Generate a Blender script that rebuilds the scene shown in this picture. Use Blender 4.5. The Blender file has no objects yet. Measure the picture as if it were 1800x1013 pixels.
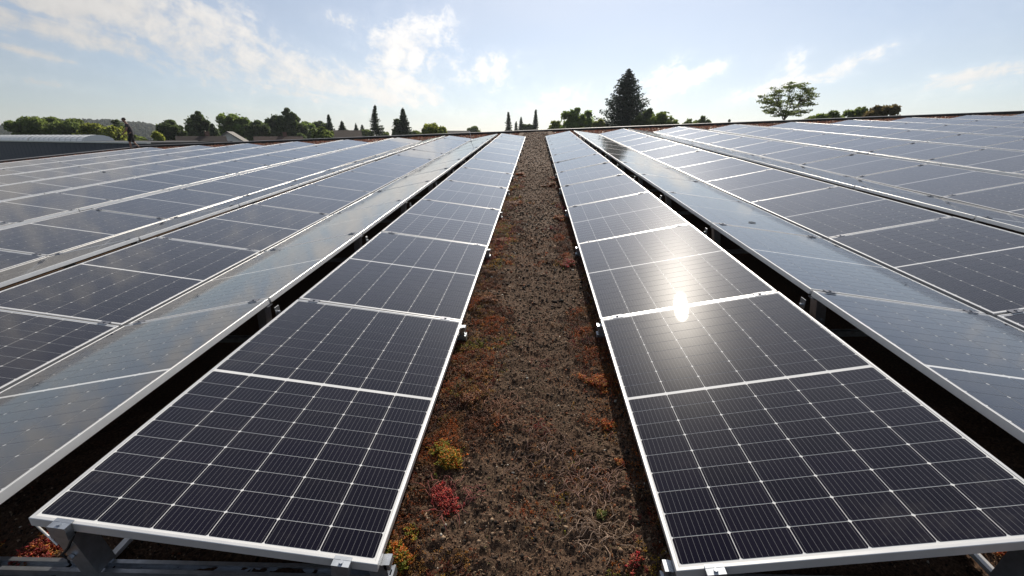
import bpy, math, random
import numpy as np
from mathutils import Matrix, Vector, Euler

random.seed(7)
RNG = np.random.default_rng(11)
scene = bpy.context.scene
COL = scene.collection
R = math.radians

# ------------------------------------------------------------------ camera
cam_d = bpy.data.cameras.new('camera')
cam_d.sensor_width = 36.0
cam_d.lens = 15.428
cam_d.clip_start = 0.02
cam_d.clip_end = 12000
cam = bpy.data.objects.new('camera', cam_d)
COL.objects.link(cam)
EYE = Vector((-0.0159, -1.0056, 1.2871))
cam.location = EYE
cam.rotation_euler = Euler((R(90 - 19.191), 0, 0.0524), 'XYZ')
scene.camera = cam

# ------------------------------------------------------------------ world: sky with clouds
SUN_EL, SUN_AZ = R(32.65), R(9.13)       # azimuth measured from +Y towards +X
world = bpy.data.worlds.new('World')
scene.world = world
world.use_nodes = True
nt = world.node_tree
for n in list(nt.nodes):
    nt.nodes.remove(n)


def wn(t, **kw):
    n = nt.nodes.new(t)
    for k, v in kw.items():
        setattr(n, k, v)
    return n


def wm(op, a, b=None, c=None, clamp=False):
    n = nt.nodes.new('ShaderNodeMath')
    n.operation = op
    n.use_clamp = clamp
    for i, v in enumerate((a, b, c)):
        if v is None:
            continue
        if isinstance(v, (int, float)):
            n.inputs[i].default_value = v
        else:
            nt.links.new(v, n.inputs[i])
    return n.outputs[0]


w_out = wn('ShaderNodeOutputWorld')
w_bg = wn('ShaderNodeBackground')
sky = wn('ShaderNodeTexSky', sky_type='NISHITA', sun_disc=False)
sky.sun_elevation = SUN_EL
sky.sun_rotation = SUN_AZ
sky.altitude = 200
sky.air_density = 0.8
sky.dust_density = 0.25
sky.ozone_density = 2.2
tc = wn('ShaderNodeTexCoord')
sep = wn('ShaderNodeSeparateXYZ')
nt.links.new(tc.outputs['Generated'], sep.inputs[0])
dx, dy, dz = sep.outputs
w_az = wm('ARCTAN2', dx, dy)
w_el = wm('ARCSINE', dz)
# streaked cloud noise, laid out on a flat cloud layer overhead
zc = wm('ADD', wm('MAXIMUM', dz, 0.0), 0.16)
comb = wn('ShaderNodeCombineXYZ')
nt.links.new(wm('DIVIDE', dx, zc), comb.inputs[0])
nt.links.new(wm('DIVIDE', dy, zc), comb.inputs[1])
n1 = wn('ShaderNodeTexNoise')
n1.inputs['Scale'].default_value = 2.3
n1.inputs['Detail'].default_value = 9
n1.inputs['Roughness'].default_value = 0.70
n1.inputs['Distortion'].default_value = 0.55
mp = wn('ShaderNodeMapping')
mp.inputs['Rotation'].default_value = (0, 0, R(35))
mp.inputs['Scale'].default_value = (1.0, 0.45, 1.0)
nt.links.new(comb.outputs[0], mp.inputs[0])
nt.links.new(mp.outputs[0], n1.inputs['Vector'])
n2 = wn('ShaderNodeTexNoise')
n2.inputs['Scale'].default_value = 34
n2.inputs['Detail'].default_value = 5
n2.inputs['Roughness'].default_value = 0.62
n2.inputs['Distortion'].default_value = 0.3
nt.links.new(tc.outputs['Generated'], n2.inputs['Vector'])
n3 = wn('ShaderNodeTexNoise')            # where thin high cloud lies, all over the sky
n3.inputs['Scale'].default_value = 0.75
n3.inputs['Detail'].default_value = 3
nt.links.new(comb.outputs[0], n3.inputs['Vector'])
# cloud banks: azimuth, elevation, half length, half thickness, slope, density; first two lie out of view, shaped for the panel reflections
BANKS = [(-1.08, 0.26, 0.36, 0.14, 0.0, 1.6), (0.95, 0.22, 0.35, 0.07, 0.0, 0.6), (-0.5941, 0.1331, 0.1635, 0.0578, -0.2608, 0.9), (-0.6918, 0.1784, 0.1475, 0.0354, 0.0447, 0.7),
         (-0.2691, 0.1568, 0.1019, 0.0729, 0.8016, 1.25), (-0.2825, 0.0759, 0.1117, 0.0262, -0.1476, 0.9),
         (-0.0963, 0.1223, 0.0731, 0.0352, 0.1265, 1.1), (0.0467, 0.0671, 0.1235, 0.0266, 0.1031, 1.0),
         (0.2682, 0.0945, 0.0585, 0.0369, 0.4632, 1.2), (0.3397, 0.1167, 0.0541, 0.0131, 0.2677, 0.9),
         (0.4292, 0.0792, 0.0600, 0.0170, 0.1886, 1.2), (0.4706, 0.1184, 0.0250, 0.0210, 0.5619, 1.1),
         (0.5438, 0.1065, 0.0700, 0.0150, 0.3434, 1.15), (0.7056, 0.0786, 0.0800, 0.0210, 0.2029, 1.1),
         (-0.8319, 0.1155, 0.0350, 0.0060, -0.1377, 0.8), (-0.8187, 0.0732, 0.0529, 0.0074, -0.0895, 0.65),
         (-0.5599, 0.0463, 0.0586, 0.0099, -0.0735, 0.35), (-0.3851, 0.2034, 0.0331, 0.0136, -0.1614, 0.7),
         (-0.4408, 0.0991, 0.0712, 0.0305, -0.3835, 0.8)]
total = None
for (a0, e0, hl, ht, an, amp) in BANKS:
    da = wm('MULTIPLY', wm('SUBTRACT', w_az, a0), math.cos(e0))
    de = wm('SUBTRACT', w_el, e0)
    ca, sa = math.cos(an), math.sin(an)
    u = wm('DIVIDE', wm('ADD', wm('MULTIPLY', da, ca), wm('MULTIPLY', de, sa)), hl * 1.05)
    v = wm('DIVIDE', wm('SUBTRACT', wm('MULTIPLY', de, ca), wm('MULTIPLY', da, sa)), ht * 1.05)
    g = wm('EXPONENT', wm('MULTIPLY', wm('ADD', wm('MULTIPLY', u, u), wm('MULTIPLY', v, v)), -1.0))
    g = wm('MULTIPLY', g, amp)
    total = g if total is None else wm('ADD', total, g)
high = wm('MULTIPLY', wm('SMOOTH_MIN', 1.0, wm('MAXIMUM', wm('SUBTRACT', wm('MULTIPLY', n3.outputs[0], 3.0), 1.2), 0.0), 0.1),
          wm('MULTIPLY_ADD', w_el, 4.5, -0.95, clamp=True))
total = wm('ADD', wm('MINIMUM', total, 1.35), wm('MULTIPLY', high, 0.75))
tex = wm('ADD', wm('MULTIPLY', n1.outputs[0], 0.62), wm('MULTIPLY', n2.outputs[0], 0.38))
dens = wm('ADD', wm('MULTIPLY', total, 0.46), wm('MULTIPLY', wm('SUBTRACT', tex, 0.5), 2.7))
mask = wn('ShaderNodeMapRange', interpolation_type='SMOOTHERSTEP')
mask.inputs['From Min'].default_value = -0.26
mask.inputs['From Max'].default_value = 0.86
nt.links.new(dens, mask.inputs['Value'])
mk = wm('MULTIPLY', mask.outputs[0], wm('MULTIPLY', wm('MINIMUM', wm('MULTIPLY', total, 2.2), 1.0), 0.92))
# a thin milky veil over the whole sky
mk0 = mk
mk = wm('MAXIMUM', mk, wm('ADD', wm('MULTIPLY_ADD', n3.outputs[0], 0.30, 0.25), wm('MULTIPLY', wm('EXPONENT', wm('MULTIPLY', wm('MAXIMUM', w_el, 0.0), -11.0)), 0.22)))
# clouds are brightest towards the sun
sd = Vector((math.sin(SUN_AZ) * math.cos(SUN_EL), math.cos(SUN_AZ) * math.cos(SUN_EL), math.sin(SUN_EL)))
vm = wn('ShaderNodeVectorMath', operation='DOT_PRODUCT')
nt.links.new(tc.outputs['Generated'], vm.inputs[0])
vm.inputs[1].default_value = sd
toward = wm('POWER', wm('MAXIMUM', vm.outputs['Value'], 0.0), 3.0)
cl = wm('MULTIPLY_ADD', toward, 7.6, 4.1)
cl = wm('MULTIPLY', cl, wm('MULTIPLY_ADD', wm('MULTIPLY', mk0, wm('MULTIPLY_ADD', n2.outputs[0], 1.0, 0.35)), 0.36, 1.0))   # thicker cloud scatters more
cc = wn('ShaderNodeCombineColor')
nt.links.new(cl, cc.inputs[0])
nt.links.new(wm('MULTIPLY', cl, wm('MULTIPLY_ADD', mk0, -0.045, 1.0)), cc.inputs[1])
nt.links.new(wm('MULTIPLY', cl, wm('MULTIPLY_ADD', mk0, -0.10, 1.0)), cc.inputs[2])
mx = wn('ShaderNodeMix', data_type='RGBA')
nt.links.new(mk, mx.inputs['Factor'])
nt.links.new(sky.outputs[0], mx.inputs['A'])
nt.links.new(cc.outputs[0], mx.inputs['B'])
nt.links.new(mx.outputs['Result'], w_bg.inputs['Color'])
w_bg.inputs['Strength'].default_value = 0.088
world.cycles.sampling_method = 'MANUAL'
world.cycles.sample_map_resolution = 512
nt.links.new(w_bg.outputs[0], w_out.inputs[0])

# ------------------------------------------------------------------ sun
sun_d = bpy.data.lights.new('sun', 'SUN')
sun_d.energy = 4.8
sun_d.angle = R(0.53)
sun_d.color = (1.0, 0.91, 0.78)
sun = bpy.data.objects.new('sun', sun_d)
COL.objects.link(sun)
sun.location = (5, 30, 25)
sun.rotation_euler = (-sd).to_track_quat('-Z', 'Y').to_euler()

# ------------------------------------------------------------------ exposure
scene.view_settings.view_transform = 'Standard'
scene.view_settings.look = 'None'
scene.view_settings.exposure = 0.18
scene.view_settings.gamma = 1.0
scene.view_settings.use_curve_mapping = False
scene.cycles.max_bounces = 5
scene.cycles.diffuse_bounces = 2
scene.cycles.glossy_bounces = 3
scene.cycles.transmission_bounces = 2
scene.cycles.volume_bounces = 0
scene.cycles.transparent_max_bounces = 4
scene.cycles.caustics_reflective = False
scene.cycles.caustics_refractive = False

# ------------------------------------------------------------------ frames of reference
# the green roof is pitched a little: it rises away from the camera and to the right
ROOF = Matrix(((0.99933026, -0.00104604, -0.03657794, 0), (-0.00112570, 0.99823945, -0.05930198, 0),
               (0.03657558, 0.05930344, 0.99756971, 0), (0, 0, 0, 1)))
W, L, PITCH = 1.134, 1.722, 1.742        # module width, length, spacing along the row
TILT = 0.1669
WC, HS = W * math.cos(TILT), W * math.sin(TILT)
AL, AR, GR, GV = 0.5, 0.4367, 0.2097, 0.0428
TENT = 2 * WC + GR + GV
NK = 12
ZG = -0.14                               # roof substrate below the low panel edges
GROUND = -6.0                            # street level

VIEW = (Matrix.Translation(EYE) @ cam.rotation_euler.to_matrix().to_4x4()).inverted()


def project(v):
    c = VIEW @ Vector(v)
    if c.z > -0.05:
        return None
    return (900 + 771.4 * c.x / -c.z, 506.5 - 771.4 * c.y / -c.z)


# ------------------------------------------------------------------ helpers
def link(name, mesh, parent=None, mat=None):
    o = bpy.data.objects.new(name, mesh)
    COL.objects.link(o)
    if parent is not None:
        o.parent = parent
    if mat is not None and mesh is not None and not mesh.materials:
        mesh.materials.append(mat)
    return o


def empty(name, matrix):
    o = bpy.data.objects.new(name, None)
    o.empty_display_size = 0.2
    COL.objects.link(o)
    o.matrix_world = matrix
    return o


def tag(o, label, cat, group=None):
    o['label'] = label
    o['category'] = cat
    if group:
        o['group'] = group
    return o


def kind(o, k):
    o['kind'] = k
    return o


def mesh_from(name, verts, faces, mat=None, smooth=False, colors=None):
    me = bpy.data.meshes.new(name)
    me.from_pydata([tuple(v) for v in verts], [], [tuple(f) for f in faces])
    if colors is not None:
        at = me.attributes.new('tint', 'FLOAT_COLOR', 'POINT')
        at.data.foreach_set('color', np.asarray(colors, dtype=np.float32).ravel())
    if smooth:
        me.polygons.foreach_set('use_smooth', np.ones(len(me.polygons), dtype=bool))
    if mat:
        me.materials.append(mat)
    me.update()
    return me


def mesh_np(name, V, F, mat=None, tint=None, smooth=False):
    """V (n,3), F (m,k) all faces with k corners"""
    V = np.ascontiguousarray(V, dtype=np.float32)
    F = np.ascontiguousarray(F, dtype=np.int32)
    me = bpy.data.meshes.new(name)
    k = F.shape[1]
    me.vertices.add(len(V))
    me.vertices.foreach_set('co', V.ravel())
    me.loops.add(F.size)
    me.loops.foreach_set('vertex_index', F.ravel())
    me.polygons.add(len(F))
    me.polygons.foreach_set('loop_start', np.arange(0, F.size, k, dtype=np.int32))
    me.polygons.foreach_set('loop_total', np.full(len(F), k, dtype=np.int32))
    if smooth:
        me.polygons.foreach_set('use_smooth', np.ones(len(F), dtype=bool))
    if tint is not None:
        at = me.attributes.new('tint', 'FLOAT_COLOR', 'POINT')
        T = np.ones((len(V), 4), dtype=np.float32)
        T[:, :3] = tint
        at.data.foreach_set('color', T.ravel())
    if mat:
        me.materials.append(mat)
    me.update(calc_edges=True)
    me.validate()
    return me


class MB:
    """collects boxes, tubes and faces into one mesh"""

    def __init__(self):
        self.v, self.f = [], []

    def box(self, x0, x1, y0, y1, z0, z1, m=None):
        b = len(self.v)
        pts = [(x0, y0, z0), (x1, y0, z0), (x1, y1, z0), (x0, y1, z0), (x0, y0, z1), (x1, y0, z1), (x1, y1, z1), (x0, y1, z1)]
        self.v += [tuple(m @ Vector(q)) if m else q for q in pts]
        self.f += [tuple(b + i for i in q) for q in ((0, 3, 2, 1), (4, 5, 6, 7), (0, 1, 5, 4), (1, 2, 6, 5), (2, 3, 7, 6), (3, 0, 4, 7))]
        return self

    def tube(self, pts, radii, n=6):
        pts = [Vector(q) for q in pts]
        if isinstance(radii, (int, float)):
            radii = [radii] * len(pts)
        b = len(self.v)
        for i, q in enumerate(pts):
            d = (pts[min(i + 1, len(pts) - 1)] - pts[max(i - 1, 0)])
            d = d.normalized() if d.length > 1e-9 else Vector((0, 0, 1))
            a = d.cross(Vector((0, 0, 1)) if abs(d.z) < 0.9 else Vector((1, 0, 0))).normalized()
            c = d.cross(a)
            for j in range(n):
                t = 2 * math.pi * j / n
                self.v.append(tuple(q + (a * math.cos(t) + c * math.sin(t)) * radii[i]))
        for i in range(len(pts) - 1):
            for j in range(n):
                k = (j + 1) % n
                self.f.append((b + i * n + j, b + i * n + k, b + (i + 1) * n + k, b + (i + 1) * n + j))
        self.f.append(tuple(b + j for j in reversed(range(n))))
        e = b + (len(pts) - 1) * n
        self.f.append(tuple(e + j for j in range(n)))
        return self

    def face(self, pts):
        b = len(self.v)
        self.v += [tuple(q) for q in pts]
        self.f.append(tuple(range(b, b + len(pts))))
        return self

    def mesh(self, name, mat=None, smooth=False):
        return mesh_from(name, self.v, self.f, mat, smooth)

    def build(self, name, mat=None, parent=None, smooth=False):
        return link(name, self.mesh(name, mat, smooth), parent)


# ------------------------------------------------------------------ materials
def new_mat(name):
    m = bpy.data.materials.new(name)
    m.use_nodes = True
    return m, m.node_tree, m.node_tree.nodes['Principled BSDF']


def nd(t, ty, **kw):
    n = t.nodes.new(ty)
    for k, v in kw.items():
        setattr(n, k, v)
    return n


def ramp(t, src, stops):
    r = nd(t, 'ShaderNodeValToRGB')
    while len(r.color_ramp.elements) < len(stops):
        r.color_ramp.elements.new(0.5)
    for e, (p, c) in zip(r.color_ramp.elements, stops):
        e.position = p
        e.color = (*c, 1)
    t.links.new(src, r.inputs[0])
    return r.outputs[0]


def noise(t, scale, detail=4, rough=0.55, vec=None, distortion=0.0):
    n = nd(t, 'ShaderNodeTexNoise')
    n.inputs['Scale'].default_value = scale
    n.inputs['Detail'].default_value = detail
    n.inputs['Roughness'].default_value = rough
    n.inputs['Distortion'].default_value = distortion
    if vec is None:
        c = nd(t, 'ShaderNodeTexCoord')
        vec = c.outputs['Object']
    t.links.new(vec, n.inputs['Vector'])
    return n.outputs[0]


def bump(t, b, h, strength, dist):
    n = nd(t, 'ShaderNodeBump')
    n.inputs['Strength'].default_value = strength
    n.inputs['Distance'].default_value = dist
    t.links.new(h, n.inputs['Height'])
    t.links.new(n.outputs[0], b.inputs['Normal'])


def plain(name, col, rough=0.6, metal=0.0, var=0.12, scale=8.0, bmp=0.0):
    m, t, b = new_mat(name)
    f = noise(t, scale, 6, 0.6)
    lo = tuple(c * (1 - var) for c in col)
    hi = tuple(min(1, c * (1 + var)) for c in col)
    t.links.new(ramp(t, f, [(0.3, lo), (0.7, hi)]), b.inputs['Base Color'])
    b.inputs['Roughness'].default_value = rough
    b.inputs['Metallic'].default_value = metal
    if bmp:
        bump(t, b, noise(t, scale * 6, 4), bmp, 0.01)
    return m


def glassy(b, t):
    """textured anti-reflective solar glass over the laminate: little reflection head-on, a lot at a flat angle"""
    b.inputs['Roughness'].default_value = 0.29
    b.inputs['Specular IOR Level'].default_value = 0.009
    pos = nd(t, 'ShaderNodeNewGeometry').outputs['Position']
    dust = noise(t, 3.1, 6, 0.6, pos)
    r = nd(t, 'ShaderNodeMapRange')
    r.inputs['To Min'].default_value = 0.05
    r.inputs['To Max'].default_value = 0.082
    t.links.new(dust, r.inputs['Value'])
    gl = nd(t, 'ShaderNodeBsdfGlossy', distribution='BECKMANN')
    gl.inputs['Color'].default_value = (0.98, 0.97, 0.95, 1)
    t.links.new(r.outputs[0], gl.inputs['Roughness'])
    lw = nd(t, 'ShaderNodeLayerWeight')
    lw.inputs['Blend'].default_value = 0.5
    pw = nd(t, 'ShaderNodeMath', operation='POWER')
    t.links.new(lw.outputs['Facing'], pw.inputs[0])
    pw.inputs[1].default_value = 3.0
    ml = nd(t, 'ShaderNodeMath', operation='MULTIPLY_ADD')
    t.links.new(pw.outputs[0], ml.inputs[0])
    ml.inputs[1].default_value = 0.82
    ml.inputs[2].default_value = 0.005
    mix = nd(t, 'ShaderNodeMixShader')
    t.links.new(ml.outputs[0], mix.inputs[0])
    t.links.new(b.outputs[0], mix.inputs[1])
    t.links.new(gl.outputs[0], mix.inputs[2])
    t.links.new(mix.outputs[0], t.nodes['Material Output'].inputs['Surface'])
    return dust


def cell_material():
    m, t, b = new_mat('solar_cell')
    c = nd(t, 'ShaderNodeTexCoord')
    s = nd(t, 'ShaderNodeSeparateXYZ')
    t.links.new(c.outputs['Object'], s.inputs[0])

    def mm(op, a, bb):
        n = nd(t, 'ShaderNodeMath', operation=op)
        for i, v in enumerate((a, bb)):
            if isinstance(v, (int, float)):
                n.inputs[i].default_value = v
            else:
                t.links.new(v, n.inputs[i])
        return n.outputs[0]
    step = 0.18367 / 10
    fr = mm('FRACT', mm('ADD', mm('DIVIDE', s.outputs[0], step), 100.0), 0)
    wire = mm('LESS_THAN', mm('ABSOLUTE', mm('SUBTRACT', fr, 0.5), 0), 0.027)
    dust = glassy(b, t)
    oi = nd(t, 'ShaderNodeObjectInfo')
    base = ramp(t, mm('ADD', mm('MULTIPLY', oi.outputs['Random'], 0.45), mm('MULTIPLY', dust, 0.55)),
                [(0.2, (0.0030, 0.0025, 0.0092)), (0.8, (0.0054, 0.0042, 0.0135))])
    pos = nd(t, 'ShaderNodeNewGeometry').outputs['Position']
    film = noise(t, 1.7, 9, 0.72, pos, 0.8)
    dirt = ramp(t, film, [(0.42, (0, 0, 0)), (0.60, (0.012, 0.012, 0.012)), (0.78, (0.09, 0.09, 0.09))])
    vo = nd(t, 'ShaderNodeTexVoronoi')
    vo.inputs['Scale'].default_value = 2.6
    wob = nd(t, 'ShaderNodeVectorMath', operation='ADD')
    wn_ = nd(t, 'ShaderNodeTexNoise')
    wn_.inputs['Scale'].default_value = 30
    sc_ = nd(t, 'ShaderNodeVectorMath', operation='SCALE')
    sc_.inputs['Scale'].default_value = 0.05
    t.links.new(pos, wn_.inputs['Vector'])
    t.links.new(wn_.outputs['Color'], sc_.inputs[0])
    t.links.new(pos, wob.inputs[0])
    t.links.new(sc_.outputs[0], wob.inputs[1])
    t.links.new(wob.outputs[0], vo.inputs['Vector'])
    hsep = nd(t, 'ShaderNodeSeparateXYZ')
    t.links.new(vo.outputs['Color'], hsep.inputs[0])
    splat = mm('MULTIPLY', mm('LESS_THAN', vo.outputs['Distance'], mm('MULTIPLY', hsep.outputs[0], 0.028)), mm('GREATER_THAN', hsep.outputs[1], 0.80))
    dirt = mm('MAXIMUM', dirt, mm('MULTIPLY', splat, 0.55))
    d1 = nd(t, 'ShaderNodeMix', data_type='RGBA')
    t.links.new(dirt, d1.inputs['Factor'])
    t.links.new(base, d1.inputs['A'])
    d1.inputs['B'].default_value = (0.34, 0.31, 0.27, 1)
    mxx = nd(t, 'ShaderNodeMix', data_type='RGBA')
    t.links.new(wire, mxx.inputs['Factor'])
    t.links.new(d1.outputs['Result'], mxx.inputs['A'])
    mxx.inputs['B'].default_value = (0.15, 0.15, 0.16, 1)
    t.links.new(mxx.outputs['Result'], b.inputs['Base Color'])
    return m


def backsheet_material():
    m, t, b = new_mat('backsheet_white')
    glassy(b, t)
    t.links.new(ramp(t, noise(t, 5, 4), [(0.3, (0.68, 0.69, 0.69)), (0.7, (0.78, 0.78, 0.77))]), b.inputs['Base Color'])
    return m


M_CELL = cell_material()
M_BACK = backsheet_material()
M_ALU = plain('anodised_aluminium', (0.74, 0.74, 0.735), 0.38, 0.45, 0.06, 14)
M_STEEL = plain('galvanised_steel', (0.46, 0.49, 0.53), 0.42, 0.9, 0.18, 30)
M_CLAMP = plain('clamp_steel', (0.20, 0.21, 0.24), 0.5, 0.6, 0.2, 40)
M_BLACK = plain('black_rubber', (0.012, 0.012, 0.013), 0.55, 0, 0.2, 20)
M_CONC = plain('concrete', (0.40, 0.39, 0.36), 0.9, 0, 0.2, 25, 0.4)


def tint_material(name, rough=0.85, translucent=0.0, spec=0.3):
    m, t, b = new_mat(name)
    a = nd(t, 'ShaderNodeAttribute', attribute_name='tint')
    b.inputs['Roughness'].default_value = rough
    b.inputs['Specular IOR Level'].default_value = spec
    t.links.new(a.outputs['Color'], b.inputs['Base Color'])
    if translucent > 0:
        tr = nd(t, 'ShaderNodeBsdfTranslucent')
        hs = nd(t, 'ShaderNodeHueSaturation')
        hs.inputs['Value'].default_value = 2.0
        hs.inputs['Hue'].default_value = 0.485
        t.links.new(a.outputs['Color'], hs.inputs['Color'])
        t.links.new(hs.outputs[0], tr.inputs['Color'])
        mix = nd(t, 'ShaderNodeMixShader')
        mix.inputs[0].default_value = translucent
        t.links.new(b.outputs[0], mix.inputs[1])
        t.links.new(tr.outputs[0], mix.inputs[2])
        t.links.new(mix.outputs[0], t.nodes['Material Output'].inputs['Surface'])
    return m


M_LEAF = tint_material('foliage', 0.55, 0.50)
M_WOOD = tint_material('far_wood', 0.9, 0.10, 0.1)
M_CHIP = tint_material('substrate_chips', 0.9, 0, 0.25)
M_SEDUM = tint_material('sedum_leaves', 0.5, 0.42, 0.4)
M_BARK = plain('bark', (0.055, 0.042, 0.032), 0.9, 0, 0.3, 6, 0.5)


def soil_material():
    m, t, b = new_mat('roof_substrate')
    c = nd(t, 'ShaderNodeTexCoord').outputs['Object']
    fine = noise(t, 95, 8, 0.72, c, 0.4)
    mid = noise(t, 7, 6, 0.62, c, 0.5)
    big = noise(t, 1.1, 4, 0.55, c, 0.3)
    base = ramp(t, fine, [(0.32, (0.018, 0.011, 0.008)), (0.47, (0.078, 0.047, 0.030)), (0.60, (0.160, 0.100, 0.062)), (0.74, (0.30, 0.20, 0.125))])
    red = ramp(t, fine, [(0.32, (0.018, 0.008, 0.005)), (0.55, (0.10, 0.042, 0.020)), (0.75, (0.20, 0.095, 0.042))])
    add = nd(t, 'ShaderNodeMath', operation='ADD')
    t.links.new(mid, add.inputs[0])
    t.links.new(big, add.inputs[1])
    f = ramp(t, add.outputs[0], [(0.5, (0, 0, 0)), (0.68, (0.75, 0.75, 0.75))])
    # ColorRamp clamps at 1, so halve the sum first
    hv = nd(t, 'ShaderNodeMath', operation='MULTIPLY')
    hv.inputs[1].default_value = 0.5
    t.links.new(add.outputs[0], hv.inputs[0])
    t.links.new(hv.outputs[0], f.node.inputs[0])
    mx_ = nd(t, 'ShaderNodeMix', data_type='RGBA')
    t.links.new(f, mx_.inputs['Factor'])
    t.links.new(base, mx_.inputs['A'])
    t.links.new(red, mx_.inputs['B'])
    t.links.new(mx_.outputs['Result'], b.inputs['Base Color'])
    b.inputs['Roughness'].default_value = 0.95
    b.inputs['Specular IOR Level'].default_value = 0.2
    bump(t, b, fine, 0.9, 0.012)
    return m


M_SOIL = soil_material()

# ------------------------------------------------------------------ 2-D value noise for relief
_TAB = RNG.random((256, 256))


def vnoise(x, y):
    xi, yi = np.floor(x).astype(int), np.floor(y).astype(int)
    fx, fy = x - xi, y - yi
    fx, fy = fx * fx * (3 - 2 * fx), fy * fy * (3 - 2 * fy)
    g = lambda i, j: _TAB[i % 256, j % 256]
    return (g(xi, yi) * (1 - fx) + g(xi + 1, yi) * fx) * (1 - fy) + (g(xi, yi + 1) * (1 - fx) + g(xi + 1, yi + 1) * fx) * fy


def fbm(x, y, o=5):
    s, a = 0, 0.5
    for i in range(o):
        s = s + a * (vnoise(x, y) - 0.5)
        x, y, a = x * 2.03 + 17.3, y * 2.03 + 5.1, a * 0.5
    return s


def soil_z(x, y):
    x, y = np.asarray(x, float), np.asarray(y, float)
    return ZG + 0.05 * fbm(x * 2.2 + 40, y * 2.2 + 9, 3) + 0.042 * fbm(x * 11 + 3, y * 11 + 70, 5) + 0.030 * fbm(x * 38 + 3, y * 38 + 70, 3)


# ------------------------------------------------------------------ the setting
def ground():
    m, t, b = new_mat('town_ground')
    f = noise(t, 0.05, 6, 0.6)
    t.links.new(ramp(t, f, [(0.35, (0.035, 0.055, 0.018)), (0.55, (0.06, 0.075, 0.028)), (0.7, (0.12, 0.11, 0.095))]), b.inputs['Base Color'])
    b.inputs['Roughness'].default_value = 0.95
    kind(link('ground', mesh_from('ground', [(-1600, -1600, GROUND), (1600, -1600, GROUND), (1600, 1600, GROUND), (-1600, 1600, GROUND)], [(0, 1, 2, 3)], m)), 'structure')


ROOF_X0, ROOF_X1, ROOF_Y0, ROOF_Y1 = -26.0, 32.0, -6.0, 27.6


def roof():
    z = ZG - 0.05
    # the hall that carries the roof: walls, slab, substrate
    h = empty('hall_building', ROOF.copy())
    tag(h, 'wide low hall whose green roof carries all the solar rows', 'building')
    hm = MB().box(ROOF_X0 + 0.25, ROOF_X1 - 0.25, ROOF_Y0 + 0.25, ROOF_Y1 - 0.25, -9.0, z - 0.36).mesh('wall', plain('render_grey', (0.5, 0.49, 0.46), 0.9, 0, 0.1, 2))
    link('wall', hm, h)
    MB().box(ROOF_X0 - 0.1, ROOF_X1 + 0.1, ROOF_Y0 - 0.1, ROOF_Y1 + 0.1, z - 0.35, z - 0.03).build('roof_slab', M_CONC, h)
    g = link('roof_substrate', mesh_from('roof_substrate', [(ROOF_X0, ROOF_Y0, z), (ROOF_X1, ROOF_Y0, z), (ROOF_X1, ROOF_Y1, z), (ROOF_X0, ROOF_Y1, z)], [(0, 1, 2, 3)], M_SOIL))
    g.matrix_world = ROOF
    kind(g, 'structure')
    # the finer walked strip between the two middle rows
    ys = [-0.9]
    while ys[-1] < ROOF_Y1 - 0.1:
        ys.append(min(ys[-1] + max(0.010, 0.006 + 0.010 * max(ys[-1], 0)), ROOF_Y1 - 0.05))
    xs = np.arange(-2.4, 2.4001, 0.011)
    ys = np.array(ys)
    keep_x = xs[(xs > -1.0) & (xs < 0.95)]
    X, Y = np.meshgrid(keep_x, ys)
    Z = soil_z(X, Y)
    nx, ny = len(keep_x), len(ys)
    i = np.arange(ny - 1)[:, None] * nx + np.arange(nx - 1)[None, :]
    F = np.stack([i, i + 1, i + nx + 1, i + nx], -1).reshape(-1, 4)
    s = link('aisle_substrate', mesh_np('aisle_substrate', np.stack([X, Y, Z], -1).reshape(-1, 3), F, M_SOIL, smooth=True))
    s.matrix_world = ROOF
    kind(s, 'structure')
    # the two near bays under the first panels, seen past their near edges
    for x0, x1, nm in ((-3.0, -1.0, 'near_bay_substrate'), (0.95, 3.0, 'near_bay_substrate')):
        xa = np.arange(x0, x1 + 0.001, 0.025)
        ya = np.arange(-0.9, 1.0, 0.02)
        X, Y = np.meshgrid(xa, ya)
        Z = soil_z(X, Y)
        nx, ny = len(xa), len(ya)
        i = np.arange(ny - 1)[:, None] * nx + np.arange(nx - 1)[None, :]
        F = np.stack([i, i + 1, i + nx + 1, i + nx], -1).reshape(-1, 4)
        s = link(nm, mesh_np(nm, np.stack([X, Y, Z], -1).reshape(-1, 3), F, M_SOIL, smooth=True))
        s.matrix_world = ROOF
        kind(s, 'structure')


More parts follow.
